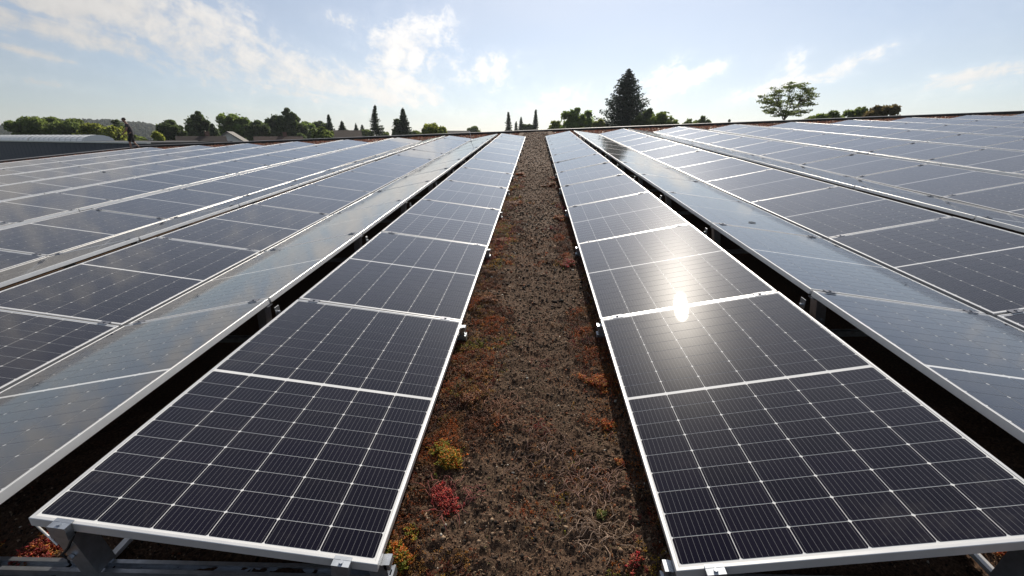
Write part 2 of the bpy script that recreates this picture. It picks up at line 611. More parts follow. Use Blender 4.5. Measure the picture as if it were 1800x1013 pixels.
def parapets():
    face = plain('bitumen_upstand', (0.03, 0.028, 0.027), 0.85, 0, 0.3, 5)
    cap = plain('zinc_capping', (0.22, 0.22, 0.23), 0.6, 0.3, 0.12, 3)
    z = ZG - 0.05
    for nm, box, lab in (('far', (ROOF_X0, ROOF_X1, ROOF_Y1 - 0.2, ROOF_Y1), 'low dark parapet with thin metal capping along the far roof edge'),
                         ('left', (ROOF_X0, ROOF_X0 + 0.2, ROOF_Y0, ROOF_Y1 - 0.21), 'low dark parapet along the roof edge beside the neighbouring blue hall')):
        p = empty('parapet', ROOF @ Matrix.Translation(((box[0] + box[1]) / 2, (box[2] + box[3]) / 2, z)))
        tag(p, lab, 'parapet')
        hx, hy = (box[1] - box[0]) / 2, (box[3] - box[2]) / 2
        hh = 0.13 if nm == 'far' else 0.07
        MB().box(-hx, hx, -hy, hy, 0, hh).build('upstand', face, p)
        n = int(max(hx, hy) * 2 / 3.0)
        cm = None
        for k in range(n):          # capping sheets, each a piece with its own joint
            if nm == 'far':
                ln = 2 * hx / n
                if cm is None:
                    cm = MB().box(-ln / 2 + 0.004, ln / 2 - 0.004, -hy - 0.03, hy + 0.03, 0, 0.022).mesh('capping_sheet', cap)
                o = link('capping_sheet', cm, p)
                o.location = (-hx + ln * (k + 0.5), 0, hh + 0.001)
            else:
                ln = 2 * hy / n
                if cm is None:
                    cm = MB().box(-hx - 0.03, hx + 0.03, -ln / 2 + 0.004, ln / 2 - 0.004, 0, 0.022).mesh('capping_sheet', cap)
                o = link('capping_sheet', cm, p)
                o.location = (0, -hy + ln * (k + 0.5), hh + 0.001)


ground()
roof()
parapets()

# ------------------------------------------------------------------ hill with woods, far left
HILL = [(-760, 520, 6), (-695, 570, 10), (-684, 583, 15), (-651, 620, 21), (-621, 650, 21.5), (-593, 676, 18), (-578, 688, 13), (-552, 710, 4), (-509, 741, -1), (-470, 770, -4)]


def hill():
    H = np.array(HILL, float)
    t = np.linspace(0, len(H) - 1, 90)
    line = np.stack([np.interp(t, np.arange(len(H)), H[:, i]) for i in range(3)], -1)
    back = np.array([-0.68, 0.73])
    V, rows = [], 14
    prof = np.linspace(-1, 1.4, rows)
    for s in prof:
        k = max(0, 1 - abs(s) ** 1.5) if s <= 0 else max(0, 1 - (s / 1.4) ** 2)
        for q in line:
            z = (GROUND - 2) + (q[2] - 3.5 - GROUND + 2) * k
            V.append((q[0] + back[0] * s * 170, q[1] + back[1] * s * 170, z))
    V = np.array(V)
    n = len(line)
    i = np.arange(rows - 1)[:, None] * n + np.arange(n - 1)[None, :]
    F = np.stack([i, i + 1, i + n + 1, i + n], -1).reshape(-1, 4)
    kind(link('hill', mesh_np('hill', V, F, plain('hill_green', (0.03, 0.045, 0.02), 0.95, 0, 0.3, 0.02), smooth=True)), 'structure')
    # wood on it: crowns too small to tell apart
    ico_v, ico_f = ico()
    N = 7000
    a = RNG.random(N)
    s = RNG.random(N) ** 0.8 * 1.15 - 0.98
    ti = a * (len(H) - 1)
    lx = np.stack([np.interp(ti, np.arange(len(H)), H[:, i]) for i in range(3)], -1)
    kk = np.where(s <= 0, 1 - np.abs(s) ** 1.5, 1 - (s / 1.4) ** 2)
    pz = (GROUND - 2) + (lx[:, 2] - 3.5 - GROUND + 2) * kk
    P = np.stack([lx[:, 0] + back[0] * s * 170, lx[:, 1] + back[1] * s * 170, pz], -1)
    rad = RNG.uniform(1.5, 3.0, N)
    tall = RNG.uniform(1.0, 1.9, N)
    jit = 1 + RNG.uniform(-0.28, 0.28, (N, len(ico_v), 1))
    V = ico_v[None] * jit * rad[:, None, None]
    V[:, :, 2] *= tall[:, None]
    V += P[:, None, :] + np.array([0, 0, 1.2])
    F = ico_f[None] + (np.arange(N) * len(ico_v))[:, None, None]
    base = np.array([0.014, 0.024, 0.012])
    tint = np.repeat((base * RNG.uniform(0.6, 1.35, (N, 1)) * np.array([1, 1, 1]) + RNG.uniform(0, 0.012, (N, 1)) * np.array([1, 0.6, 0])), len(ico_v), 0)
    o = link('wooded_hillside', mesh_np('wooded_hillside', V.reshape(-1, 3), F.reshape(-1, 3), M_WOOD, tint))
    tag(o, 'dark mixed wood covering the distant hill behind the walking person', 'wood')
    kind(o, 'stuff')


def ico():
    p = (1 + 5 ** 0.5) / 2
    v = np.array([(-1, p, 0), (1, p, 0), (-1, -p, 0), (1, -p, 0), (0, -1, p), (0, 1, p), (0, -1, -p), (0, 1, -p), (p, 0, -1), (p, 0, 1), (-p, 0, -1), (-p, 0, 1)], float)
    v /= np.linalg.norm(v[0])
    f = np.array([(0, 11, 5), (0, 5, 1), (0, 1, 7), (0, 7, 10), (0, 10, 11), (1, 5, 9), (5, 11, 4), (11, 10, 2), (10, 7, 6), (7, 1, 8), (3, 9, 4), (3, 4, 2), (3, 2, 6), (3, 6, 8), (3, 8, 9), (4, 9, 5), (2, 4, 11), (6, 2, 10), (8, 6, 7), (9, 8, 1)])
    return v, f


hill()


# ------------------------------------------------------------------ trees
def unit(n):
    v = RNG.normal(size=(n, 3))
    return v / np.linalg.norm(v, axis=1, keepdims=True)


def leaf_quads(P, size, tint, flat=0.0):
    """rhombic leaf sprays at points P (n,3), random orientation"""
    n = len(P)
    a = unit(n)
    if flat:
        a[:, 2] *= (1 - flat)
        a /= np.linalg.norm(a, axis=1, keepdims=True)
    b = np.cross(a, unit(n))
    b /= np.linalg.norm(b, axis=1, keepdims=True) + 1e-9
    if flat:
        b[:, 2] *= (1 - flat)
    s = size * RNG.uniform(0.6, 1.35, (n, 1))
    q = np.stack([P - a * s, P + b * s * 0.55, P + a * s, P - b * s * 0.55], 1)
    F = np.arange(n * 4).reshape(n, 4)
    return q.reshape(-1, 3), F, np.repeat(tint, 4, 0)


def finish_tree(name, label, x, y, trunk, V, F, T, group='trees beyond the roof edge'):
    root = empty(name, Matrix.Translation((x, y, GROUND)))
    tag(root, label, 'tree', group)
    link('trunk', trunk.mesh('trunk', M_BARK, True), root)
    link('crown', mesh_np('crown', V, F, M_LEAF, T), root)
    return root


def broad(x, y, zt, r, col, label, egg=1.0, leaf=0.30, dens=1.0, name='broadleaf_tree'):
    H = zt - GROUND
    vis = max(zt - 1.2, 1.0)              # what stands above the roof edge
    rz = max(vis * 0.72, r * 0.8) if egg < 1.2 else vis * 0.95
    cz = H - rz
    nb = int((22 + r * 11) * (1.9 if egg > 1.2 else 1.0))
    d = unit(nb)
    rr = RNG.uniform(0.3, 0.92, (nb, 1))
    r = r * 1.08
    C = d * rr * np.array([r, r, rz])
    C[:, 2] += cz
    C[0] = (0, 0, H - 0.30 * rz)
    br = RNG.uniform(0.17, 0.42, nb) * r * (1 if r > 1.2 else 1.2)
    if egg > 1.2:       # egg-shaped: narrower towards the top
        k = 1 - 0.6 * np.clip((C[:, 2] - cz) / rz, 0, 1)
        C[:, 0] *= k
        C[:, 1] *= k
        br *= k * 0.95
        br[0] = 0.16 * r
        C[0, 2] = H - 0.2 * r
    per = np.maximum(70, (dens * 240 * br ** 1.3 / (leaf / 0.3) ** 1.6)).astype(int)
    P, T = [], []
    for c, b, n in zip(C, br, per):
        u = unit(n) * (RNG.random((n, 1)) ** 0.4)
        u[:, 2] *= 0.8
        pp = c + u * b
        P.append(pp)
        tone = RNG.uniform(0.7, 1.3)
        T.append(np.array(col) * tone * RNG.uniform(0.7, 1.35, (n, 1)))
    # loose outer twigs make the outline uneven
    n = int(90 * r)
    u = unit(n)
    P.append(np.array([0, 0, cz]) + u * np.array([r, r, rz]) * RNG.uniform(0.72, 1.02, (n, 1)) * (np.array([0.72, 0.72, 0.94]) if egg > 1.2 else 0.93))
    T.append(np.array(col) * RNG.uniform(0.8, 1.4, (n, 1)))
    P, T = np.concatenate(P), np.concatenate(T)
    n = int(160 * r)                    # lower crown, down to the trunk
    u = unit(n) * np.array([r * 0.8, r * 0.8, rz * 1.1])
    P = np.concatenate([P, u + np.array([0, 0, max(cz - rz * 0.9, H * 0.35)])])
    T = np.concatenate([T, np.array(col) * RNG.uniform(0.7, 1.3, (n, 1))])
    P[:, 2] = np.minimum(P[:, 2], H + 0.1)
    V, F, T = leaf_quads(P, leaf, T)
    tr = MB()
    bend = RNG.uniform(-0.15, 0.15, 2)
    tr.tube([(0, 0, -0.3), (bend[0], bend[1], H * 0.25), (bend[0] * 1.5, bend[1], H * 0.55), (0, 0, H * 0.85)], [0.05 * r + 0.14, 0.04 * r + 0.11, 0.03 * r + 0.06, 0.02], 7)
    for k in range(6):
        c = C[RNG.integers(nb)]
        z0 = min(H * RNG.uniform(0.28, 0.6), c[2] - 0.2)
        tr.tube([(bend[0], bend[1], z0), (c[0] * 0.5, c[1] * 0.5, (z0 + c[2]) * 0.52), tuple(c)], [0.03 * r + 0.03, 0.02 * r + 0.02, 0.012], 5)
    return finish_tree(name, label, x, y, tr, V, F, T)


def conifer(x, y, zt, r, col, label, base=0.12, step=0.42, leaf=0.24, crooked=0.0, sparse=1.0, up=0.0, name='conifer_tree', power=0.85):
    H = zt - GROUND
    V, F, T, off = [], [], [], 0
    tr = MB()
    spine = lambda z: np.array([crooked * math.sin(z / H * 4.4) * 0.6 + (crooked * 1.6 * max(0, z / H - 0.75) * 2), crooked * 0.2 * math.sin(z / H * 6), z])
    zs = np.linspace(0, H, 12)
    tr.tube([tuple(spine(z) - (np.array([0, 0, 0.3]) if z == 0 else 0)) for z in zs], [0.02 + (0.10 + 0.035 * r) * (1 - z / H) for z in zs], 7)
    kv = min(0.8, (zt - 1.0) / H)
    z = H - 0.12
    lean = RNG.uniform(0, 6.28)
    P, T = [], []
    while z > base * H:
        k = 1 - z / H
        # total height far exceeds what shows: keep the profile set by the visible part
        rad = r * min(1.25, k / kv) ** power * RNG.uniform(0.82, 1.12) + 0.05
        nb = int((6 + 7 * min(1, rad / 1.4)) * sparse) + 2
        for j in range(nb):
            if RNG.random() > 0.55 + 0.45 * sparse:
                continue
            a = lean + 2 * math.pi * j / nb + RNG.uniform(-0.25, 0.25)
            ln = rad * RNG.uniform(0.72, 1.12)
            n = max(4, int(ln / 0.085 * (0.75 if sparse < 1 else 1.0)))
            t = np.linspace(0.08, 1, n)
            droop = -0.34 * ln * t + (0.30 + up) * ln * t ** 2.2
            c0 = spine(z)
            bx = c0[0] + math.cos(a) * ln * t
            by = c0[1] + math.sin(a) * ln * t
            bz = c0[2] + droop
            sp = (0.05 + 0.13 * ln * (1 - t * 0.75))[:, None]
            pts = np.stack([bx, by, bz], -1)
            for _ in range(2):
                P.append(pts + RNG.normal(size=(n, 3)) * sp * np.array([1, 1, 0.45]) + np.array([0, 0, -0.04]))
                T.append(np.array(col) * RNG.uniform(0.65, 1.35, (n, 1)))
            if ln > 0.8:
                tr.tube([tuple(c0), (c0[0] + math.cos(a) * ln * 0.5, c0[1] + math.sin(a) * ln * 0.5, c0[2] - 0.1 * ln), (bx[-1], by[-1], bz[-1])], [0.03, 0.02, 0.006], 3)
        z -= step * RNG.uniform(0.8, 1.2) * (0.55 + 0.45 * min(1, k / 0.3))
        lean += 0.7
    n = 14
    P.append(np.array([spine(H)]) + RNG.normal(size=(n, 3)) * np.array([0.05, 0.05, 0.16]) - np.array([0, 0, 0.15]))
    T.append(np.array(col) * np.ones((n, 1)))
    P, T = np.concatenate(P), np.concatenate(T)
    V, F, T = leaf_quads(P, leaf, T, 0.25)
    return finish_tree(name, label, x, y, tr, V, F, T)


def airy(x, y, zt, r, col, label):
    """open, rounded crown of flat leaf pads carried by visible limbs"""
    H = zt - GROUND
    tr = MB()
    rv = 1.95
    cz = H - rv
    fork = H - 3.9
    tr.tube([(0, 0, -0.3), (0.1, 0, H * 0.4), (0, 0, fork), (0.04, 0.03, fork + 0.7)], [0.24, 0.18, 0.12, 0.09], 8)
    P, T = [], []
    limbs = []
    for k in range(7):
        a = k * 0.9 + RNG.uniform(-0.3, 0.3)
        e = Vector((math.cos(a) * r * 0.45, math.sin(a) * r * 0.45, cz + RNG.uniform(-0.5, 0.7)))
        s0 = Vector((0.03, 0.02, fork + RNG.uniform(-0.2, 0.6)))
        m_ = s0.lerp(e, 0.5) + Vector((0, 0, -0.15))
        tr.tube([s0, m_, e], [0.065, 0.05, 0.035], 6)
        limbs += [s0.lerp(m_, 0.7), m_.lerp(e, 0.5), e]
    for k in range(150):
        d = unit(1)[0] * (RNG.uniform(0.45, 1.0) ** 0.5)
        if d[2] < -0.75:
            continue
        c = Vector((d[0] * r * RNG.uniform(0.85, 1.06), d[1] * r, cz + d[2] * rv))
        lb = min(limbs, key=lambda q: (q - c).length + (0.5 if q.z > c.z else 0))
        mid = lb.lerp(c, 0.5) + Vector((RNG.uniform(-.1, .1), RNG.uniform(-.1, .1), -0.08))
        tr.tube([lb, mid, c], [0.026, 0.018, 0.008], 4)
        n = int(RNG.integers(26, 60))
        ra = RNG.uniform(0.24, 0.5)
        u = RNG.normal(size=(n, 3)) * np.array([ra, ra, 0.085]) * 0.62
        P.append(np.array(c) + u)
        T.append(np.array(col) * RNG.uniform(0.7, 1.2) * RNG.uniform(0.7, 1.35, (n, 1)))
    P, T = np.concatenate(P), np.concatenate(T)
    Vv, F, T = leaf_quads(P, 0.115, T, 0.45)
    return finish_tree('acacia_like_tree', label, x, y, tr, Vv, F, T)


G_MID, G_DARK, G_YEL, G_CON = (0.085, 0.120, 0.030), (0.050, 0.074, 0.026), (0.150, 0.180, 0.034), (0.034, 0.052, 0.028)
TREES = [
    (-90.4, 78.0, 4.25, 2.9, 'b', 'olive broadleaf tree, leftmost of all, above the white skylights'),
    (-92.2, 83.5, 4.34, 3.4, 'b', 'olive broadleaf tree, second from the left, above the white skylights'),
    (-85.0, 80.8, 3.95, 3.1, 'b', 'olive broadleaf tree, third from the left, before the wooded hill'),
    (-66.9, 66.4, 2.83, 2.4, 'y', 'yellow-green bushy tree above the rounded end of the skylights'),
    (-62.1, 64.2, 2.54, 1.9, 'y', 'yellow-green bushy tree directly left of the walking person'),
    (-57.0, 62.1, 1.29, 1.0, 'b', 'low green bush just right of the walking person'),
    (-95.7, 101.2, 4.71, 1.4, 'd', 'dark round tree top behind the walking person'),
    (-45.3, 52.3, 1.67, 0.5, 'y', 'thin pale green sapling between the person and the dark trees'),
    (-63.2, 76.5, 3.87, 1.6, 'd', 'dark dense tree, first one right of the wooded hill'),
    (-65.7, 87.3, 5.87, 1.9, 'e', 'tall dark egg-shaped tree left of the white gabled house'),
    (-68.1, 87.9, 4.97, 1.1, 'd', 'dark shoulder tree grown against the tall egg-shaped tree'),
    (-61.2, 84.3, 3.32, 1.0, 'c', 'small dark conifer just left of the white gabled house'),
    (-66.7, 98.7, 6.33, 3.1, 'm', 'large round dark green tree behind the white gabled house'),
    (-60.1, 97.1, 4.29, 2.3, 'd', 'low round dark tree just right of the white gabled house'),
    (-62.0, 107.5, 6.24, 2.3, 'd', 'round dark tree with gaps, left neighbour of the tallest dark tree'),
    (-57.2, 104.5, 7.43, 2.4, 'e', 'tallest dark tree of the left group, egg-shaped'),
    (-58.8, 115.0, 4.55, 2.6, 'm', 'flat round tree right of the tallest dark tree'),
    (-60.2, 125.4, 5.28, 2.1, 'd', 'flat dark tree left of the pointed cypress-like conifer'),
    (-49.4, 108.4, 5.87, 1.25, 'c', 'pointed dense conifer behind the brown-roofed house'),
    (-44.9, 104.9, 4.26, 1.5, 'c', 'short broad conifer rising over the brown house roof'),
    (-34.0, 71.4, 2.40, 1.7, 'b', 'mid green shrub in front of the brown-roofed house'),
    (-54.9, 138.6, 4.39, 1.1, 'c', 'tiny distant conifer right of the brown roof, left of two'),
    (-55.0, 143.9, 4.34, 1.3, 'c', 'tiny distant conifer right of the brown roof, right of two'),
    (-52.6, 139.5, 2.77, 2.1, 'b', 'low distant bush between brown roof and crooked conifer'),
    (-31.3, 88.7, 6.66, 1.35, 'x', 'sparse crooked conifer with its tip bent to the right'),
    (-27.6, 95.1, 6.48, 1.9, 'c', 'full dark conifer right of the crooked conifer'),
    (-29.5, 96.6, 4.79, 1.1, 'd', 'dark round tree leaning on the full dark conifer'),
    (-37.7, 112.9, 2.09, 1.2, 'b', 'low bush between the crooked and the full conifer'),
    (-32.9, 124.8, 2.61, 1.6, 'b', 'low bush right of the full dark conifer'),
    (-16.3, 72.2, 3.07, 1.95, 'y', 'bright yellow-green round bush left of the aisle end'),
    (-24.0, 177.4, 4.58, 2.9, 'b', 'small far round tree just left of the lightning rod top'),
    (-7.8, 128.8, 7.20, 1.25, 'c', 'narrow dark conifer left of the aisle end, left one of the pair'),
    (-5.7, 128.9, 4.56, 0.8, 'c', 'stubby conifer tucked between the two narrow conifers'),
    (-5.0, 148.9, 6.60, 1.3, 'c', 'greyish conifer between the two narrow dark conifers'),
    (-2.4, 139.0, 4.81, 1.9, 'd', 'low dark bush at the foot of the right narrow conifer'),
    (-0.3, 124.0, 7.53, 1.2, 'c', 'narrow dark conifer at the aisle end, right one of the pair'),
    (3.6, 93.9, 4.21, 1.5, 'y', 'low loose shrub left of the bright green broadleaf tree'),
    (6.0, 78.8, 5.96, 2.15, 'm', 'bright green broadleaf tree at the right of the aisle end'),
    (9.1, 82.5, 5.89, 1.45, 'm', 'green broadleaf tree joined to the bright green one, right part'),
    (10.9, 80.3, 4.14, 1.3, 'y', 'low yellow-green shrub at the left foot of the big spruce'),
    (15.5, 82.6, 11.96, 5.7, 's', 'big dark spruce, tallest tree in view'),
    (17.9, 77.0, 5.56, 1.9, 'd', 'dark green bushy tree against the right foot of the spruce'),
    (19.7, 74.4, 5.00, 2.4, 'b', 'dark green bushy tree tapering off right of the spruce'),
    (27.3, 84.7, 4.27, 1.3, 'b', 'small loose bush right of the spruce group, left one'),
    (31.0, 88.8, 4.60, 1.95, 'b', 'small loose bush right of the spruce group, right one'),
    (40.9, 101.1, 4.37, 0.5, 'c', 'tiny conifer tip alone left of the airy tree'),
    (27.3, 52.4, 6.67, 2.95, 'a', 'airy spreading tree with visible branches at the right'),
    (30.4, 53.0, 3.38, 0.95, 'b', 'low bush at the right foot of the airy tree'),
    (36.3, 58.8, 4.18, 1.85, 'b', 'rounded bush right of the airy tree, left of three'),
    (39.4, 59.2, 4.64, 1.75, 'b', 'rounded bush right of the airy tree, middle of three'),
    (40.1, 56.3, 4.60, 2.15, 'r', 'brownish rounded bush right of the airy tree, right of three'),
    (62.5, 63.7, 4.35, 0.95, 'b', 'tiny bush top at the right picture edge'),
]
for (x, y, zt, r, k, lab) in TREES:
    if k == 'b':
        broad(x, y, zt, r, G_MID, lab, 1.0, 0.26)
    elif k == 'm':
        broad(x, y, zt, r, (0.105, 0.160, 0.036), lab, 1.0, 0.26, 1.1)
    elif k == 'd':
        broad(x, y, zt, r * 1.12, G_DARK, lab, 1.1, 0.26, 1.5)
    elif k == 'e':
        broad(x, y, zt, r * 1.4, G_DARK, lab, 1.7, 0.26, 1.8)
    elif k == 'y':
        broad(x, y, zt, r, G_YEL, lab, 1.0, 0.22, 0.9)
    elif k == 'r':
        broad(x, y, zt, r, (0.075, 0.062, 0.024), lab, 1.0, 0.24, 1.2)
    elif k == 'c':
        conifer(x, y, zt, r, G_CON, lab)
    elif k == 'x':
        conifer(x, y, zt, r * 1.15, G_CON, lab, 0.2, 0.34, 0.22, 1.1, 0.65)
    elif k == 's':
        conifer(x, y, zt, r, (0.016, 0.027, 0.017), lab, 0.15, 0.50, 0.17, 0, 1.0, 0.16, 'spruce_tree', 0.8)
    elif k == 'a':
        airy(x, y, zt, r, (0.085, 0.115, 0.030), lab)

# ------------------------------------------------------------------ houses
M_GLASSW = plain('window_glass', (0.03, 0.035, 0.04), 0.08, 0, 0.1, 2)
M_WFRAME = plain('window_frame', (0.7, 0.7, 0.68), 0.5)


def roof_mat(name, col):
    m, t, b = new_mat(name)
    c = nd(t, 'ShaderNodeTexCoord').outputs['Object']
    w = nd(t, 'ShaderNodeTexWave', bands_direction='Z')
    w.inputs['Scale'].default_value = 3.2
    w.inputs['Distortion'].default_value = 0.4
    t.links.new(c, w.inputs['Vector'])
    f = noise(t, 3, 6, 0.7, c)
    t.links.new(ramp(t, f, [(0.3, tuple(q * 0.6 for q in col)), (0.7, tuple(q * 1.3 for q in col))]), b.inputs['Base Color'])
    b.inputs['Roughness'].default_value = 0.85
    bump(t, b, w.outputs[0], 0.5, 0.04)
    return m


def house(name, label, x, y, yaw, w, d, eave, ridge, wallc, roofc, chim=True, wins=True):
    """w along the ridge, d across; eave and ridge are heights in world z"""
    root = empty(name, Matrix.Translation((x, y, GROUND)) @ Matrix.Rotation(yaw, 4, 'Z'))
    tag(root, label, 'house')
    e, r = eave - GROUND, ridge - GROUND
    mw, mr = plain(name + '_wall', wallc, 0.9, 0, 0.08, 1.5), roof_mat(name + '_roof', roofc)
    b = MB()
    hw, hd = w / 2, d / 2
    b.v = [(-hw, -hd, 0), (hw, -hd, 0), (hw, hd, 0), (-hw, hd, 0), (-hw, -hd, e), (hw, -hd, e), (hw, hd, e), (-hw, hd, e), (-hw, 0, r - 0.05), (hw, 0, r - 0.05)]
    b.f = [(0, 1, 5, 4), (2, 3, 7, 6), (1, 2, 6, 9, 5), (3, 0, 4, 8, 7), (0, 3, 2, 1)]
    b.build('wall', mw, root)
    o = 0.45
    s = (r - e) / hd
    rf = MB()
    for sg in (-1, 1):
        ye, ze = sg * (hd + o), e - s * o
        a = [(-hw - o, ye, ze), (hw + o, ye, ze), (hw + o, 0, r), (-hw - o, 0, r)]
        up = [(q[0], q[1], q[2] + 0.16) for q in a]
        n0 = len(rf.v)
        rf.v += a + up
        fs = ((0, 1, 2, 3), (7, 6, 5, 4), (0, 4, 5, 1), (1, 5, 6, 2), (2, 6, 7, 3), (3, 7, 4, 0))
        rf.f += [tuple(n0 + i for i in q) for q in fs]
    rfo = rf.build('roof', mr, root)
    if chim:
        MB().box(hw * 0.3 - 0.3, hw * 0.3 + 0.3, 0.25, 0.75, r - 0.7, r + 0.75).box(hw * 0.3 - 0.36, hw * 0.3 + 0.36, 0.19, 0.81, r + 0.75, r + 0.85).build('chimney', plain(name + '_chimney', (0.16, 0.09, 0.07), 0.9), rfo)
    if wins:
        spots = []
        for q in range(max(2, int(w / 2.6))):
            for sgn in (-1,):
                for zz in (e - 2.1, e - 4.8):
                    spots.append((-hw + (q + 0.5) * w / max(2, int(w / 2.6)), -hd, zz, 0))
        for zz in (e - 1.5, e + 0.4):
            for sx in (-1, 1):
                spots.append((sx * hw, 0.0 if zz > e else -d * 0.22, zz, sx))
        for (wx, wy, wz, sx) in spots:
            if sx == 0:
                fr = MB().box(wx - 0.6, wx + 0.6, wy - 0.05, wy + 0.02, wz - 0.65, wz + 0.65).build('window', M_WFRAME, root)
                for ss in (-1, 1):
                    MB().box(wx + ss * 0.28 - 0.23, wx + ss * 0.28 + 0.23, wy - 0.06, wy - 0.052, wz - 0.56, wz + 0.56).build('pane', M_GLASSW, fr)
            else:
                fr = MB().box(wx - 0.05, wx + 0.05, wy - 0.6, wy + 0.6, wz - 0.65, wz + 0.65).build('window', M_WFRAME, root)
                for ss in (-1, 1):
                    MB().box(wx + sx * 0.053, wx + sx * 0.062, wy + ss * 0.28 - 0.23, wy + ss * 0.28 + 0.23, wz - 0.56, wz + 0.56).build('pane', M_GLASSW, fr)
    return root


house('gabled_house', 'white gabled house with pale roof among the dark trees', -53.4, 77.6, R(-62), 8, 6.5, -0.6, 1.75, (0.72, 0.71, 0.68), (0.20, 0.185, 0.17), chim=False)
house('brown_house', 'house with long dark brown roof and chimney left of the white gabled house', -50.6, 66.6, R(38), 5.5, 6, -0.9, 1.0, (0.30, 0.25, 0.22), (0.040, 0.027, 0.023))
house('dark_house', 'low dark roof with pale ridge just right of the walking person', -45.0, 52.6, R(40), 6.0, 6, -0.6, 0.55, (0.30, 0.27, 0.25), (0.055, 0.045, 0.042), chim=False, wins=False)
house('row_house', 'long low reddish brown roof between the dark trees and the shrub', -44.6, 77.2, R(31), 6.8, 6, -0.8, 0.95, (0.30, 0.24, 0.20), (0.055, 0.028, 0.021), chim=True)
house('tiled_house', 'house with big brown tiled roof and white gable end', -33.4, 77.2, R(24), 5.6, 8, -0.4, 1.95, (0.68, 0.66, 0.62), (0.062, 0.042, 0.031), chim=False)
house('far_long_house', 'far long low dark roof left of the small far round tree', -28.0, 156.6, R(10), 10, 8, 0.8, 2.6, (0.3, 0.28, 0.26), (0.06, 0.055, 0.055), chim=False, wins=False)


# ------------------------------------------------------------------ neighbouring hall with skylights, far left
def neighbour_hall():
    A, B = Vector((-58.2, 46.3, 0)), Vector((-29.9, 33.1, 0))
    d = (B - A)
    ln = d.length
    yaw = math.atan2(d.y, d.x)
    root = empty('neighbour_hall', Matrix.Translation((A.x, A.y, GROUND)) @ Matrix.Rotation(yaw, 4, 'Z'))
    tag(root, 'neighbouring hall with dark blue metal wall and white barrel skylights', 'building')
    top = 0.72 - GROUND
    blue = plain('blue_cladding', (0.022, 0.032, 0.062), 0.6, 0.0, 0.12, 1.2)
    trim = plain('eave_trim', (0.55, 0.56, 0.55), 0.45, 0.3, 0.08, 2)
    x0 = -25
    MB().box(x0, ln, 0.12, 4.6, 0, top - 0.12).build('wall', plain('hall_wall_core', (0.06, 0.07, 0.10), 0.7), root)
    n = int((ln - x0) / 1.0)
    cm = MB().box(-0.48, 0.48, 0, 0.10, 0, top - 0.1).mesh('cladding_panel', blue)
    for i in range(n):
        o = link('cladding_panel', cm, root)
        o.location = (x0 + (i + 0.5) * (ln - x0) / n, 0, 0)
    MB().box(x0 - 0.3, ln + 0.3, -0.2, 0.05, top - 0.05, top + 0.07).build('gutter', trim, root)
    MB().box(x0 - 0.2, ln + 0.2, 0.06, 4.8, top - 0.1, top + 0.05).build('roof', plain('hall_roof', (0.05, 0.05, 0.055), 0.9), root)
    # barrel-vault skylights: ribs and curved sheets
    m, t, b = new_mat('skylight_sheet')
    b.inputs['Base Color'].default_value = (0.78, 0.79, 0.77, 1)
    b.inputs['Roughness'].default_value = 0.25
    b.inputs['Subsurface Weight'].default_value = 0.0
    for (s0, s1) in ((-24, 4.2), (4.6, 17.2)):
        ns = int((s1 - s0) / 1.25)
        st = (s1 - s0) / ns
        v = MB()
        k = 8
        rr, ry, hgt = 1.25, 2.2, 0.55
        prof = [(ry - rr * math.cos(math.pi * j / k), top + 0.05 + hgt * math.sin(math.pi * j / k)) for j in range(k + 1)]
        for i in range(ns):
            v = MB()
            a0, a1 = -st / 2 + 0.03, st / 2 - 0.03
            for j in range(k):
                (y0, z0), (y1, z1) = prof[j], prof[j + 1]
                v.face([(a0, y0, z0), (a1, y0, z0), (a1, y1, z1), (a0, y1, z1)])
            if i == 0:
                me = v.mesh('skylight_sheet', m, True)
                rb = MB().tube([(0, q[0], q[1]) for q in prof], 0.025, 5).mesh('skylight_rib', trim)
            o = link('skylight_sheet', me, root)
            o.location = (s0 + st * (i + 0.5), 0, 0)
            o = link('skylight_rib', rb, root)
            o.location = (s0 + st * i, 0, 0)
        for e in (s0, s1):
            MB().face([(e, q[0], q[1]) for q in prof]).build('skylight_end', m, root)
    # lower canopy in front of the hall
    c = empty('low_canopy_roof', Matrix.Translation((-34.0, 27.0, GROUND)) @ Matrix.Rotation(yaw, 4, 'Z'))
    tag(c, 'low dark canopy roof with pale edge in front of the blue hall', 'canopy')
    MB().box(-9, 2.2, 0, 4, 5.0, 5.18).build('roof', plain('canopy_dark', (0.03, 0.035, 0.05), 0.6), c)
    MB().box(-9, 2.2, -0.06, -0.003, 4.98, 5.2).build('fascia', trim, c)
    for px in (-8, -3, 1.8):
        MB().box(px - 0.08, px + 0.08, 0.2, 0.36, 0, 4.99).build('post', M_STEEL, c)


neighbour_hall()

# ------------------------------------------------------------------ solar panels
ORD = ['first', 'second', 'third', 'fourth', 'fifth', 'sixth', 'seventh', 'eighth', 'ninth', 'tenth', 'eleventh', 'twelfth']
COLP, ROWP, MIDGAP = 0.18367, 0.09244, 0.018
CW, CH = 0.1811, 0.0899


def frame_mesh():
    prof = [(0.0, -0.035), (0.0, -0.0015), (0.0015, 0.0), (0.0105, 0.0), (0.0115, -0.0022), (0.0115, -0.033), (0.028, -0.035)]
    v, f = [], []
    n = len(prof)
    for sx, sy in ((-1, -1), (1, -1), (1, 1), (-1, 1)):
        for o, z in prof:
            v.append((sx * (W / 2 - o), sy * (L / 2 - o), z))
    for c in range(4):
        e = (c + 1) % 4
        for i in range(n):
            j = (i + 1) % n
            f.append((c * n + i, e * n + i, e * n + j, c * n + j))
    return mesh_from('frame', v, f, M_ALU)


